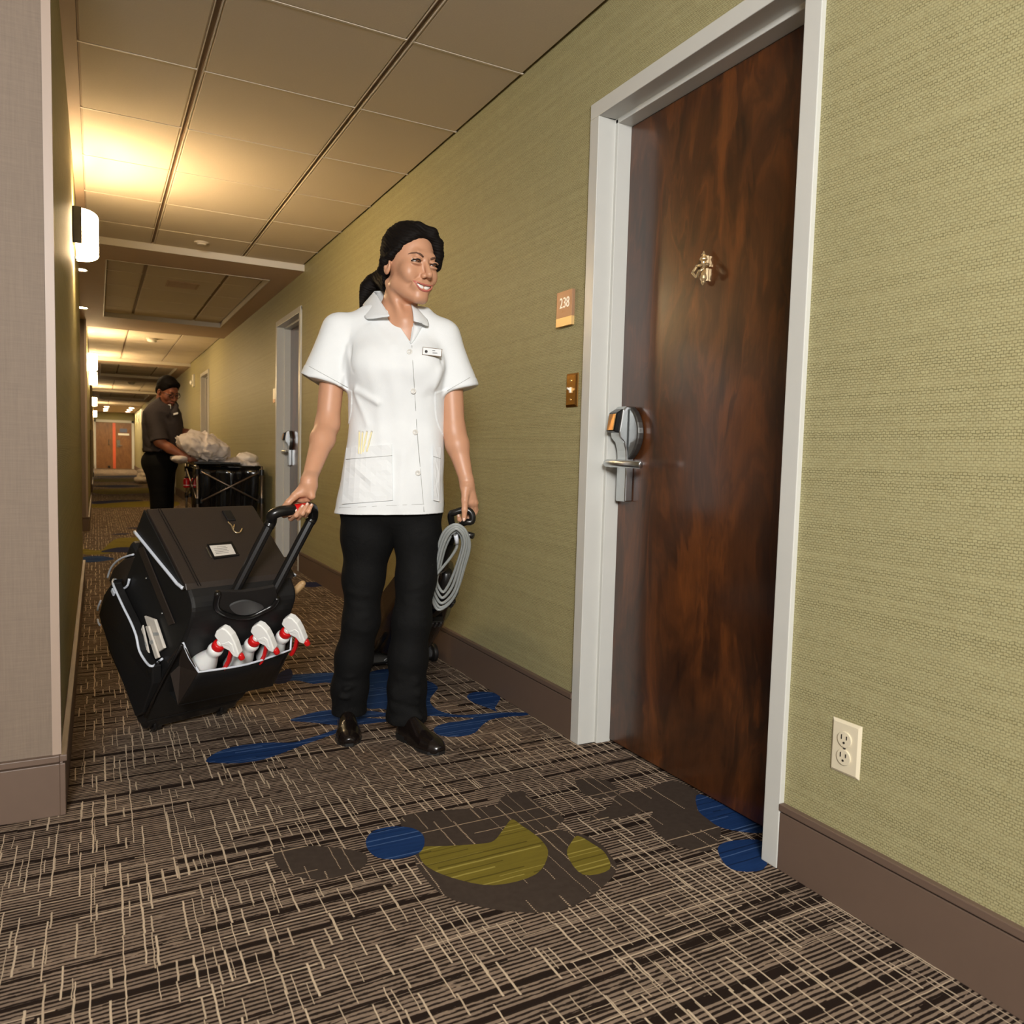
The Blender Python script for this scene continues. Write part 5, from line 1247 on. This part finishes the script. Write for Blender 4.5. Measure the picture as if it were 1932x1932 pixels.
# floor head and wheels (upright on the carpet): built in world axes
def VLw(x, y, z): return VL((x, y, z))
hx, hy = VB[0], VB[1]
m = MB(); m.hexa([VLw(hx - .17, hy - .10, .012), VLw(hx + .17, hy - .10, .012), VLw(hx + .17, hy + .17, .012), VLw(hx - .17, hy + .17, .012),
                  VLw(hx - .155, hy - .07, .11), VLw(hx + .155, hy - .07, .11), VLw(hx + .165, hy + .15, .07), VLw(hx - .165, hy + .15, .07)]); m.build('floor_head', M['gloss'], vroot, bevel=.015, seg=3)
for sx in (-1, 1):
    m = MB(); m.lathe([(.030, -.012), (.042, -.009), (.042, .009), (.030, .012)], VLw(hx + sx * .155, hy - .085, .043), VLw(1, 0, 0) - VLw(0, 0, 0), 20); w_ = m.build('wheel', M['rubber'], vroot, smooth=True, bevel=.002)
    m = MB(); m.lathe([(.018, -.014), (.018, .014)], VLw(hx + sx * .155, hy - .085, .043), VLw(1, 0, 0) - VLw(0, 0, 0), 16); m.build('hub', M['grey_lip'], w_)
c = at_y(733, 1247, hy - .092); m = MB(); m.tube([VLw(c[0] + .022 * math.cos(k * PI / 8), c[1], c[2] + .013 * math.sin(k * PI / 8)) for k in range(16)], .0022, 6, closed=True); m.build('oval_badge', M['steel'], vroot, smooth=True)

# ------------------------------------------------------------------ laundry cart
M['post'] = mat('brushed_post', S(128, 116, 106), .35, .8, nz=.05, nscale=30)
M['black_vinyl'] = mat('shiny_black_vinyl', S(12, 12, 13), .16, nz=.2, nscale=8)
M['linen_white'] = mat('white_linen', S(226, 214, 204), .8, nz=.03, nscale=8, bump=.15)
M['plastic_bag'] = mat('thin_white_plastic', S(236, 226, 214), .25, nz=.03, nscale=12)
CY0, CY1 = 7.35, 8.30
CX0, CX1 = at_y(372.5, 900, CY0)[0], at_y(494, 900, CY0)[0]; CZ = at_y(430, 875, CY0)[2]
croot = thing('laundry_cart', 'black laundry cart on a cross-braced metal frame, white linen on top', 'cart', ((CX0 + CX1) / 2, (CY0 + CY1) / 2, 0))
co = v3((CX0 + CX1) / 2, (CY0 + CY1) / 2, 0); hw, hl = (CX1 - CX0) / 2, (CY1 - CY0) / 2
for sx in (-1, 1):
    for sy in (-1, 1):
        m = MB(); m.tube([(sx * hw, sy * hl, .12), (sx * hw, sy * hl, CZ - .02)], .012, 12); p = m.build('post', M['post'], croot, smooth=True)
        for z in (CZ - .075, CZ - .335):
            m = MB(); m.lathe([(.019, z - .025), (.019, z + .025)], (sx * hw, sy * hl, 0), n=12); m.box(sx * hw - sx * .03 - .008, sx * hw - sx * .03 + .008, sy * hl - .012, sy * hl + .012, z - .018, z + .018); m.build('joint', M['gloss'], p)
        m = MB(); m.lathe([(.04, -.014), (.045, -.008), (.045, .008), (.04, .014)], (sx * hw, sy * hl, .0455), (1, 0, 0), 18); w_ = m.build('caster', M['rubber'], croot, smooth=True)
        m = MB(); m.box(sx * hw - .022, sx * hw + .022, sy * hl - .02, sy * hl + .02, .06, .13); m.build('fork', M['gloss'], w_, bevel=.004)
for y in (-hl, hl):
    for s_ in (1, -1):
        m = MB(); m.tube([(-s_ * (hw - .03), y - .014 * (1 if y < 0 else -1), CZ - .335), (s_ * (hw - .03), y - .014 * (1 if y < 0 else -1), CZ - .075)], .008, 8); m.build('brace', M['post'], croot, smooth=True)
for x in (-hw, hw):
    for s_ in (1, -1):
        m = MB(); m.tube([(x, -s_ * (hl - .03), CZ - .335), (x, s_ * (hl - .03), CZ - .075)], .008, 8); m.build('brace', M['post'], croot, smooth=True)
m = MB(); m.tube([(-hw, -hl, CZ - .01), (hw, -hl, CZ - .03), (hw, hl, CZ - .02), (-hw, hl, CZ - .01)], .013, 10, closed=True); m.build('rim', M['gloss'], croot, smooth=True)
rings = []
for i in range(9):
    t_ = i / 8; z = CZ - .015 - t_ * .62; k = 1 - .10 * t_; row = []
    N4 = 22
    for q in range(4 * N4):
        sd, f_ = divmod(q, N4); f_ = f_ / N4 * 2 - 1; w_ = .012 * math.sin(f_ * 17 + sd * 2 + 1.5 * t_) * math.sin(PI * t_) + .016 * math.sin(PI * t_) * math.sin(f_ * 7 + 3 * t_ + sd) - (.02 * (1 - t_) * (1 - f_ * f_))
        a_x, a_y = (hw - .018 + w_) * k, (hl - .018 + w_) * k
        row.append([(f_ * a_x, -a_y, z - .02 * (1 - f_ * f_) * (i == 0)), (a_x, f_ * a_y, z), (-f_ * a_x, a_y, z), (-a_x, -f_ * a_y, z)][sd])
    rings.append(row)
m = MB(); m.loft(rings, False); n_ = len(rings[0]); m.f.append(tuple(8 * n_ + j for j in range(n_))); m.m.append(0); o = m.build('hamper_bag', M['black_vinyl'], croot, smooth=True); q = o.modifiers.new('s', 'SOLIDIFY'); q.thickness = .003
m = MB(); m.box(-hw - .03, -hw + .36, -hl - .02, -hl + .5, CZ - .005, CZ + .012); m.build('lid_board', M['gloss'], croot, bevel=.003)
m = MB(); m.box(-hw, hw, -hl, hl, .13, .15); m.build('base_tray', M['gloss'], croot, bevel=.004)
for i, x in enumerate((352, 363)):
    c = at_y(x, 908, CY0 + .55)
    t = thing('red_bottle', ('left' if i == 0 else 'right') + ' red capped bottle hanging in the side of the laundry cart', 'bottle', (c[0] + (.02 if i else .0), c[1], c[2] - .06), 'red bottles in the side of the laundry cart')
    m = MB(); m.lathe([(.028, 0), (.03, .01), (.03, .075), (.022, .09)], n=16); m.build('bottle', M['red_plastic'], t, smooth=True)
    m = MB(); m.lathe([(.0305, .02), (.0305, .026)], n=16); m.build('band', M['white_plastic'], t, smooth=True); m = MB(); m.lathe([(.018, .09), (.018, .105)], n=12); m.build('cap', M['gloss'], t)
m = MB(); m.box(-hw + .10, -hw + .16, -hl + .40, -hl + .70, CZ - .32, CZ - .19); m.build('side_caddy', M['gloss'], croot, bevel=.004)
def cloth_lump(name, label, cat, c, parts, h=.009, amp=.012, sc=24., matl=None, floor_cut=None):
    """crumpled cloth: parts are (centre, radii) in world axes relative to c"""
    def f(p):
        d = None
        for q, r in parts:
            e = ell(p, q, r); d = e if d is None else smin(d, e, .035)
        n1 = noise3(p, sc * .6); d = d - amp * noise3(p, sc) + amp * 1.5 * np.abs(np.sin(p[:, 0] * sc * .9 + p[:, 2] * sc * .8 + 2.5 * n1)) ** .7 - amp - amp * .5 * noise3(p, sc * 2.3)
        if floor_cut is not None: d = smax(d, floor_cut - p[:, 2], .01)
        return d
    A = np.array([np.array(q) - np.array(r) for q, r in parts]).min(0) - .07; Bm = np.array([np.array(q) + np.array(r) for q, r in parts]).max(0) + .07
    o = np_mesh(name, [sculpt(f, A, Bm, h, 1)], matl or M['linen_white']); o.location = c; tag(o, label, cat); return o
c = at_y(385, 845, 7.55)
cloth_lump('linen_bundle', 'big armful of crumpled white sheets held by the man over the cart', 'linen', tuple(c), [((0, 0, 0), (.17, .20, .115)), ((-.09, -.02, .045), (.13, .16, .10)), ((.10, .03, -.03), (.13, .18, .085)), ((-.02, .05, .05), (.16, .18, .09)), ((-.185, -.02, .07), (.04, .09, .05))])
c = at_y(337, 866, 7.6)
cloth_lump('folded_linen', 'end of white sheet hanging below the hand of the man', 'linen', tuple(c), [((0, 0, 0), (.075, .10, .035)), ((.05, .02, .012), (.06, .1, .03))], .01, .006, 20.)
c = at_y(443, 870, 7.65)
cloth_lump('used_linen', 'flat crumpled white linen lying in the cart between sheets and plastic bag', 'linen', (c[0], c[1], c[2] - .02), [((-.01, 0, 0), (.11, .2, .05)), ((.09, .05, -.015), (.15, .2, .04))], .012, .008)
c = at_y(466, 864.5, 7.6)
cloth_lump('plastic_bag', 'small glossy white plastic bag on the right end of the cart', 'bag', tuple(c), [((0, 0, 0), (.09, .09, .045)), ((.06, .05, -.01), (.05, .06, .035)), ((-.02, .02, .015), (.06, .06, .035))], .009, .005, 26., M['plastic_bag'])
c = at_z(266, 912)
cloth_lump('linen_pile', 'white linen heap on the carpet far down the corridor behind the man', 'linen', (c[0] + .05, c[1], .0), [((0, 0, .10), (.22, .22, .11)), ((.04, 0, .22), (.18, .2, .10)), ((0, .02, .32), (.15, .16, .07))], .02, .015, 10., None, .004)

# ------------------------------------------------------------------ the man in dark uniform beside the cart
Q = Stand(7.15); b_ = Q.at
mroot = Q.root('person', 'man in dark grey uniform shirt and black trousers with glasses, holding white sheets', 'person', b_(304, 900)[0], 0); mo = Q.off
mS = 1.10; mR = rotm(math.radians(60), math.radians(24), 0); mC = b_(316.5, 738, .0)
def mh(x, y, z): return mC + mR @ (v3(x, y, z) * mS)
def man_head(p):
    q = ((p - mC) @ mR) / mS; d = head_q(q, 0) * mS
    return smin(d, rc(p, mh(-.04, .0, -.085), mh(.03, .06, -.105), .02, .02), .02)
mk = Q.at
el0, wr0 = b_(301, 834, .20), b_(352, 862, .16)
def fingers(w0, dirs, thumb, rr=.0095):
    return dirs
def man_skin(p):
    d = man_head(p)
    d = smin(d, rc(p, mh(0, -.03, -.07), b_(305, 785, -.02), .060, .066), .03)
    return d
hand_m = [([b_(357, 864, .165), b_(364, 865, .15), b_(371, 864.5, .13), b_(376, 863.5, .11)], [.0105, .010, .009, .0075]), ([b_(357, 866, .155), b_(365, 867.5, .14), b_(371, 867.5, .12), b_(376, 866.5, .10)], [.0105, .010, .009, .0075]),
          ([b_(356, 868, .145), b_(363, 869.5, .13), b_(369, 869.5, .11), b_(373, 869, .09)], [.010, .0095, .0085, .007]), ([b_(355, 869, .135), b_(360, 871, .12), b_(365, 871.5, .10), b_(368, 871, .085)], [.009, .0085, .0078, .0065]),
          ([b_(353, 862, .17), b_(359, 858.5, .175), b_(365, 857.5, .16), b_(369, 857.5, .145)], [.0135, .0115, .010, .008])]
def man_arm(p):
    d = rc(p, b_(292, 812, .18), el0, .040, .044); d = smin(d, rc(p, el0, b_(320, 846, .19), .046, .042), .02); d = smin(d, rc(p, b_(320, 846, .19), wr0, .042, .029), .02)
    d = smin(d, rc(p, wr0, b_(358, 866, .15), .027, .030), .015)
    for h_ in hand_m: d = smin(d, chain(p, *h_), .006)
    return d
hand_f = [([b_(353, 818, -.12), b_(358, 822, -.13), b_(362, 828, -.12)], [.011, .010, .008]), ([b_(355, 816, -.13), b_(361, 820, -.14), b_(366, 826, -.13)], [.011, .010, .008]), ([b_(356, 814, -.145), b_(363, 818, -.15), b_(368, 823, -.14)], [.011, .010, .008]), ([b_(356, 812, -.16), b_(364, 815, -.165), b_(368, 819, -.155)], [.010, .009, .007]), ([b_(350, 819, -.10), b_(352, 826, -.10), b_(354, 831, -.10)], [.0125, .011, .008])]
def man_arm2(p):
    d = rc(p, b_(327, 795, -.15), b_(331, 818, -.15), .04, .044); d = smin(d, rc(p, b_(331, 814, -.15), b_(352, 815, -.13), .043, .030), .02)
    d = smin(d, ell(p, b_(354, 815, -.135), (.03, .035, .022)), .012)
    for h_ in hand_f: d = smin(d, chain(p, *h_), .006)
    return d
def bx(f, lo, hi, h, st=1): return sculpt(lambda p: f(p + mo), np.minimum(lo, hi) - mo, np.maximum(lo, hi) - mo, h, st)
cM = mC
mb = np_mesh('body', [bx(man_skin, cM - v3(.2, .2, .33), cM + v3(.2, .2, .2), .005), bx(man_arm, b_(280, 880, -.0), b_(385, 800, .30), .0055), bx(man_arm2, b_(318, 840, -.25), b_(375, 775, .0), .0055)], M['skin_dark'], mroot)
def man_hair(p):
    q = ((p - mC) @ mR) / mS
    d = ell(q, (0, -.014, .036), (.0775, .101, .092)); d = smin(d, ell(q, (0, .058, .082), (.052, .034, .026)), .02); d = smin(d, ell(q, (0, -.07, -.02), (.06, .03, .05)), .02)
    cut = np.minimum(q[:, 1] + .016, (.001 + 1.35 * np.clip(q[:, 1] - .030, 0, None) - q[:, 2]) * .75); d = smax(d, np.maximum(cut, -q[:, 2] - .075), .010)
    return (d + .0012 * noise3(q, 90.)) * mS
np_mesh('hair', [bx(man_hair, cM - v3(.17, .17, .16), cM + v3(.17, .17, .2), .005)], M['hair'], mroot)
M['shirt'] = dark_cloth('charcoal_twill', S(64, 58, 58))
sr = [(748, 303, 318, .07), (765, 287, 331, .16), (778, 276, 338, .19), (800, 272, 342, .20), (825, 274, 340, .18), (846, 276, 333, .165), (860, 274, 333, .165)]
mz = np.array([b_(300, y)[2] for y, *_ in sr])[::-1]; mu = np.array([(b_(l, y)[0] + b_(r, y)[0]) / 2 for y, l, r, b in sr])[::-1]; ma = np.array([(b_(r, y)[0] - b_(l, y)[0]) / 2 for y, l, r, b in sr])[::-1]; mbb = np.array([b for *_, b in sr])[::-1]
ms0, ms1 = b_(290, 783, .15), b_(301, 832, .19); mt0, mt1 = b_(322, 783, -.14), b_(331, 812, -.16)
def shirt_sdf(p):
    z = p[:, 2]; A = np.interp(z, mz, ma); Bv = np.interp(z, mz, mbb); x = (p[:, 0] - np.interp(z, mz, mu)) / A; y = (p[:, 1] + .0) / Bv
    d = (np.sqrt(x * x + y * y + 1e-9) - 1) * np.minimum(A, Bv) * .85; d = smax(d, z - mz[-1], .02)
    ax = (ms1 - ms0) / np.linalg.norm(ms1 - ms0); s1 = np.maximum(rc(p, ms0, ms1 + ax * .06, .075, .080), (p - ms1) @ ax); d = smin(d, s1, .03)
    ax = (mt1 - mt0) / np.linalg.norm(mt1 - mt0); s2 = np.maximum(rc(p, mt0, mt1 + ax * .06, .072, .076), (p - mt1) @ ax); d = smin(d, s2, .03)
    d = smax(d, b_(300, 852)[2] - z, .012)
    d = d - .008 * noise3(p, 13.) - .005 * np.abs(np.sin(p[:, 2] * 40 + p[:, 0] * 25 + 2 * noise3(p, 9.))) * sstep(b_(300, 800)[2], b_(300, 845)[2], z)
    nk = rc(p, b_(311, 768, .03), b_(322, 745, .06), .060, .075); return smax(d, -nk, .006)
sh = np_mesh('shirt', [bx(shirt_sdf, b_(255, 862, -.3), b_(352, 740, .3), .007)], M['shirt'], mroot)
P = [[b_(x, y, v) - mo for x, y, v in r] for r in (((302, 749, .03), (306, 760, .085), (314, 771, .12), (321, 776, .12)), ((298, 757, .06), (301, 770, .125), (309, 782, .155), (317, 788, .15)))]
m = MB(); m.sheet(P, .005, (0, 1, 0)); m.build('collar', M['shirt'], sh, smooth=True)
P = [[b_(x, y, v) - mo for x, y, v in r] for r in (((331, 756, .02), (330, 763, .06), (326, 772, .10), (322, 777, .11)), ((337, 764, .0), (336, 772, .06), (333, 780, .10), (326, 787, .13)))]
m = MB(); m.sheet(P, .005, (0, 1, 0)); m.build('collar', M['shirt'], sh, smooth=True)
m = MB(); m.sheet([[b_(x, y, v) - mo for x, y, v in r] for r in (((314, 764, .075), (318, 763, .085), (322, 763, .08)), ((317, 770, .10), (320, 772, .105), (322.5, 771, .10)))], .004, (0, 1, 0)); m.build('undershirt', M['cotton'], mroot, smooth=True)
c = b_(332, 780.5, .165) - mo; m = MB(); m.hexa([c + v3(sx * .018, .0 + t_ - sx * .006, sz * .0085 + sx * .006) for t_ in (0, .006) for sx, sz in ((-1, -1), (1, -1), (1, 1), (-1, 1))]); m.build('name_badge', M['white_plastic'], sh, bevel=.001)
def pants_sdf(p):
    d = ell(p, b_(302, 872, 0), (.158, .155, .14))
    d = smin(d, chain(p, [b_(299, 880, .06), b_(302, 925, .07), b_(305, 985, .06), b_(306, 1036, .05)], [.118, .092, .078, .078]), .04)
    d = smin(d, chain(p, [b_(306, 880, -.07), b_(310, 925, -.06), b_(308, 985, -.08), b_(309, 1036, -.08)], [.115, .092, .078, .078]), .04)
    d = smax(d, p[:, 2] - b_(300, 847)[2], .01); d = smax(d, .035 - p[:, 2], .01); return d - .006 * noise3(p, 12.)
np_mesh('trousers', [bx(pants_sdf, v3(*b_(258, 900, -.28)[:2], .01), b_(345, 838, .26), .009)], M['trouser'], mroot)
m = MB(); m.tube([v3(math.cos(k * PI / 12) * .150, math.sin(k * PI / 12) * .150, 0) + b_(304, 849, 0) - mo for k in range(24)], [(.010, .018)] * 24, 8, closed=True); m.build('belt', M['shoe'], mroot, smooth=True)
m = MB(); c = b_(279.5, 851, .13) - mo; m.ball(c, (.010, .006, .010), 10, 6); m.build('pocket_stud', M['bronze'], mroot, smooth=True)
for v in (.05, -.08):
    f0 = b_(306, 1040, v); f0[2] = 0; f0 = f0 - mo; m = MB()
    m.loft([[f0 + v3(x, y, z) for x, y in ((-.09, -.035), (.0, -.045), (.12, -.045), (.19, -.02), (.19, .02), (.12, .045), (0, .045), (-.09, .035))] for z in (.003, .03)] + [[f0 + v3(x * .9, y * .85, z) for (x, y), z in zip(((-.09, -.035), (.0, -.045), (.12, -.045), (.19, -.02), (.19, .02), (.12, .045), (0, .045), (-.09, .035)), (.10, .10, .065, .045, .045, .065, .10, .10))]]); m.build('shoe', M['shoe'], mroot, smooth=True, bevel=.01)
# glasses
gl_ = MB(); off_ = lambda q: q - mo
for sx in (-1, 1):
    gl_.tube([off_(mh(sx * .031 + .021 * math.cos(k * PI / 8), .094 + .004, -.004 + .016 * math.sin(k * PI / 8))) for k in range(16)], .0022, 6, closed=True)
    gl_.tube([off_(mh(sx * .052, .096, .002)), off_(mh(sx * .072, .06, .004)), off_(mh(sx * .079, .0, .004)), off_(mh(sx * .078, -.02, -.012))], .0022, 6)
gl_.tube([off_(mh(-.011, .1, 0)), off_(mh(.011, .1, 0))], .002, 6); gl = gl_.build('glasses', M['dark'], mroot, smooth=True)
for sx in (-1, 1):
    m = MB(); c_ = mh(sx * .031, .079, .0); m.ball(off_(c_), .0125 * mS, 12, 8); m.lathe([(.006, .0115), (.0055, .0132), (.0005, .0138)], off_(c_), mR @ v3(.1, 1, -.3), 12); m.f and None; m.build('eye', M['lash'], mroot, smooth=True)
    m = MB(); m.tube([off_(mh(sx * x, .092, z)) for x, z in ((.014, .018), (.028, .023), (.045, .02))], [.003, .0036, .002], 6); m.build('eyebrow', M['lash'], mroot, smooth=True)
m = MB(); m.tube([off_(mh(x, .094 - 14 * x * x, -.066 + 6 * x * x)) for x in (-.024, -.012, 0, .012, .024)], [.002, .003, .0034, .003, .002], 6); m.build('lips', M['lip'], mroot, smooth=True)

# locks on the two near doors, knocker, pencils
def lockset(door, yedge, zc, knock=False):
    """electronic lock: base plate with bulging head, card reader and lever; local +x towards the corridor"""
    X0 = XR + REC; o = v3(X0, yedge, 0)
    def B(x0, x1, y0, y1, z0, z1): return (X0 - x1, X0 - x0, yedge - y1, yedge - y0, z0, z1)
    m = MB(); pr = [(0, zc - .135), (.030, zc - .135), (.030, zc + .01), (.032, zc + .03), (.040, zc + .055), (.056, zc + .070), (.060, zc + .09), (.050, zc + .158), (.036, zc + .172), (0, zc + .172)]
    m.prism([(X0 - x, yedge - .036, z) for x, z in pr], (0, -.052, 0)); lk = m.build('lock', M['steel'], door, bevel=.004)
    m = MB(); q = [(0, -.03, zc + .00), (0, -.024, zc - .012)]
    P = [(yedge - .088 - .052 * math.sin(PI * k / 10) ** .7, zc + .0 + .172 * k / 10) for k in range(11)]; m.prism([(X0 - .001, y, z) for y, z in P], (-.026, 0, 0)); m.build('side_housing', M['steel_dark'], lk, bevel=.006)
    m = MB(); m.prism([(X0 - x, yedge - .040, z) for x, z in ((.056, zc + .085), (.080, zc + .090), (.070, zc + .150), (.046, zc + .164))], (0, -.044, 0)); m.build('card_reader', M['glass_black'], lk, bevel=.003)
    m = MB(); m.prism([(X0 - x, yedge - .046, z) for x, z in ((.0795, zc + .094), (.0812, zc + .095), (.0722, zc + .146), (.0705, zc + .146))], (0, -.030, 0)); m.build('reader_window', M['bronze'], lk)
    m = MB(); m.lathe([(.013, .02), (.013, .075)], (X0, yedge - .062, zc - .012), (-1, 0, 0), 14)
    m.tube([(X0 - .074, yedge - .040, zc - .012), (X0 - .082, yedge - .060, zc - .011), (X0 - .084, yedge - .14, zc - .012), (X0 - .076, yedge - .225, zc - .014)], [(.010, .012), (.010, .0125), (.009, .0125), (.008, .0115)], 12); m.build('lever', M['steel'], lk, smooth=True, bevel=.001)
lockset(doors[0], DOORS[0][1] - .005, at_x(1185, 868, XR + REC - .05)[2])
lockset(doors[1], DOORS[1][1] - .005, at_x(546, 845, XR + .05)[2] - .02)
kz1, kz0 = at_x(1332, 476, XR + REC)[2], at_x(1331, 540, XR + REC)[2]; ky = at_x(1334, 505, XR + REC)[1]; kh = kz1 - kz0; X0 = XR + REC
m = MB(); m.lathe([(.002, 0), (.004, .006), (.007, .010), (.004, .014), (.010, .018), (.0115, .024), (.006, .030), (.005, .040)], (X0 - .014, ky, kz1), (0, 0, -1), 14)
m.lathe([(.004, kh - .040), (.009, kh - .026), (.010, kh - .018), (.006, kh - .010), (.007, kh - .008), (.002, kh)], (X0 - .012, ky, kz1), (0, 0, -1), 14)
m.box(X0 - .010, X0, ky - .007, ky + .007, kz0 + .012, kz1 - .012); m.box(X0 - .012, X0, ky - .016, ky + .016, kz1 - .046, kz1 - .038)
kn_ = m.build('knocker', M['gold'], doors[0], smooth=False, bevel=.001)
m = MB(); m.tube(catmull([(X0 - .022, ky + .016, kz1 - .040), (X0 - .034, ky + .020, kz1 - .058), (X0 - .040, ky + .012, kz0 + .032), (X0 - .036, ky, kz0 + .020), (X0 - .040, ky - .012, kz0 + .032), (X0 - .034, ky - .020, kz1 - .058), (X0 - .022, ky - .016, kz1 - .040)], 4, False), .0042, 8); m.tube([(X0 - .010, ky - .018, kz1 - .042), (X0 - .024, ky - .016, kz1 - .041), (X0 - .024, ky + .016, kz1 - .041), (X0 - .010, ky + .018, kz1 - .042)], .005, 8); m.build('knocker_ring', M['gold'], kn_, smooth=True)
M['pencil'] = mat('pale_yellow_wood', S(238, 226, 178), .5)
for i, (x0, y0, x1, y1) in enumerate(((678, 815, 677, 856), (684, 816, 681, 856), (692, 815, 685, 853), (701, 815, 692, 852))):
    A, B_ = W.world(drape(x0, y0, .006)), W.world(drape(x1, y1, .006)); c = (A + B_) / 2
    t = thing('pencil', ['first', 'second', 'third', 'fourth'][i] + ' slim pale yellow pencil from the outer edge of the tunic pocket', 'pencil', tuple(c), 'pencils in the tunic pocket')
    m = MB(); m.tube([A - c, B_ - c], .0026, 6); m.build('shaft', M['pencil'], t)
    m = MB(); m.tube([A - c, (A - c) * 1.12], .0029, 8); m.build('eraser', M['paper'], t)
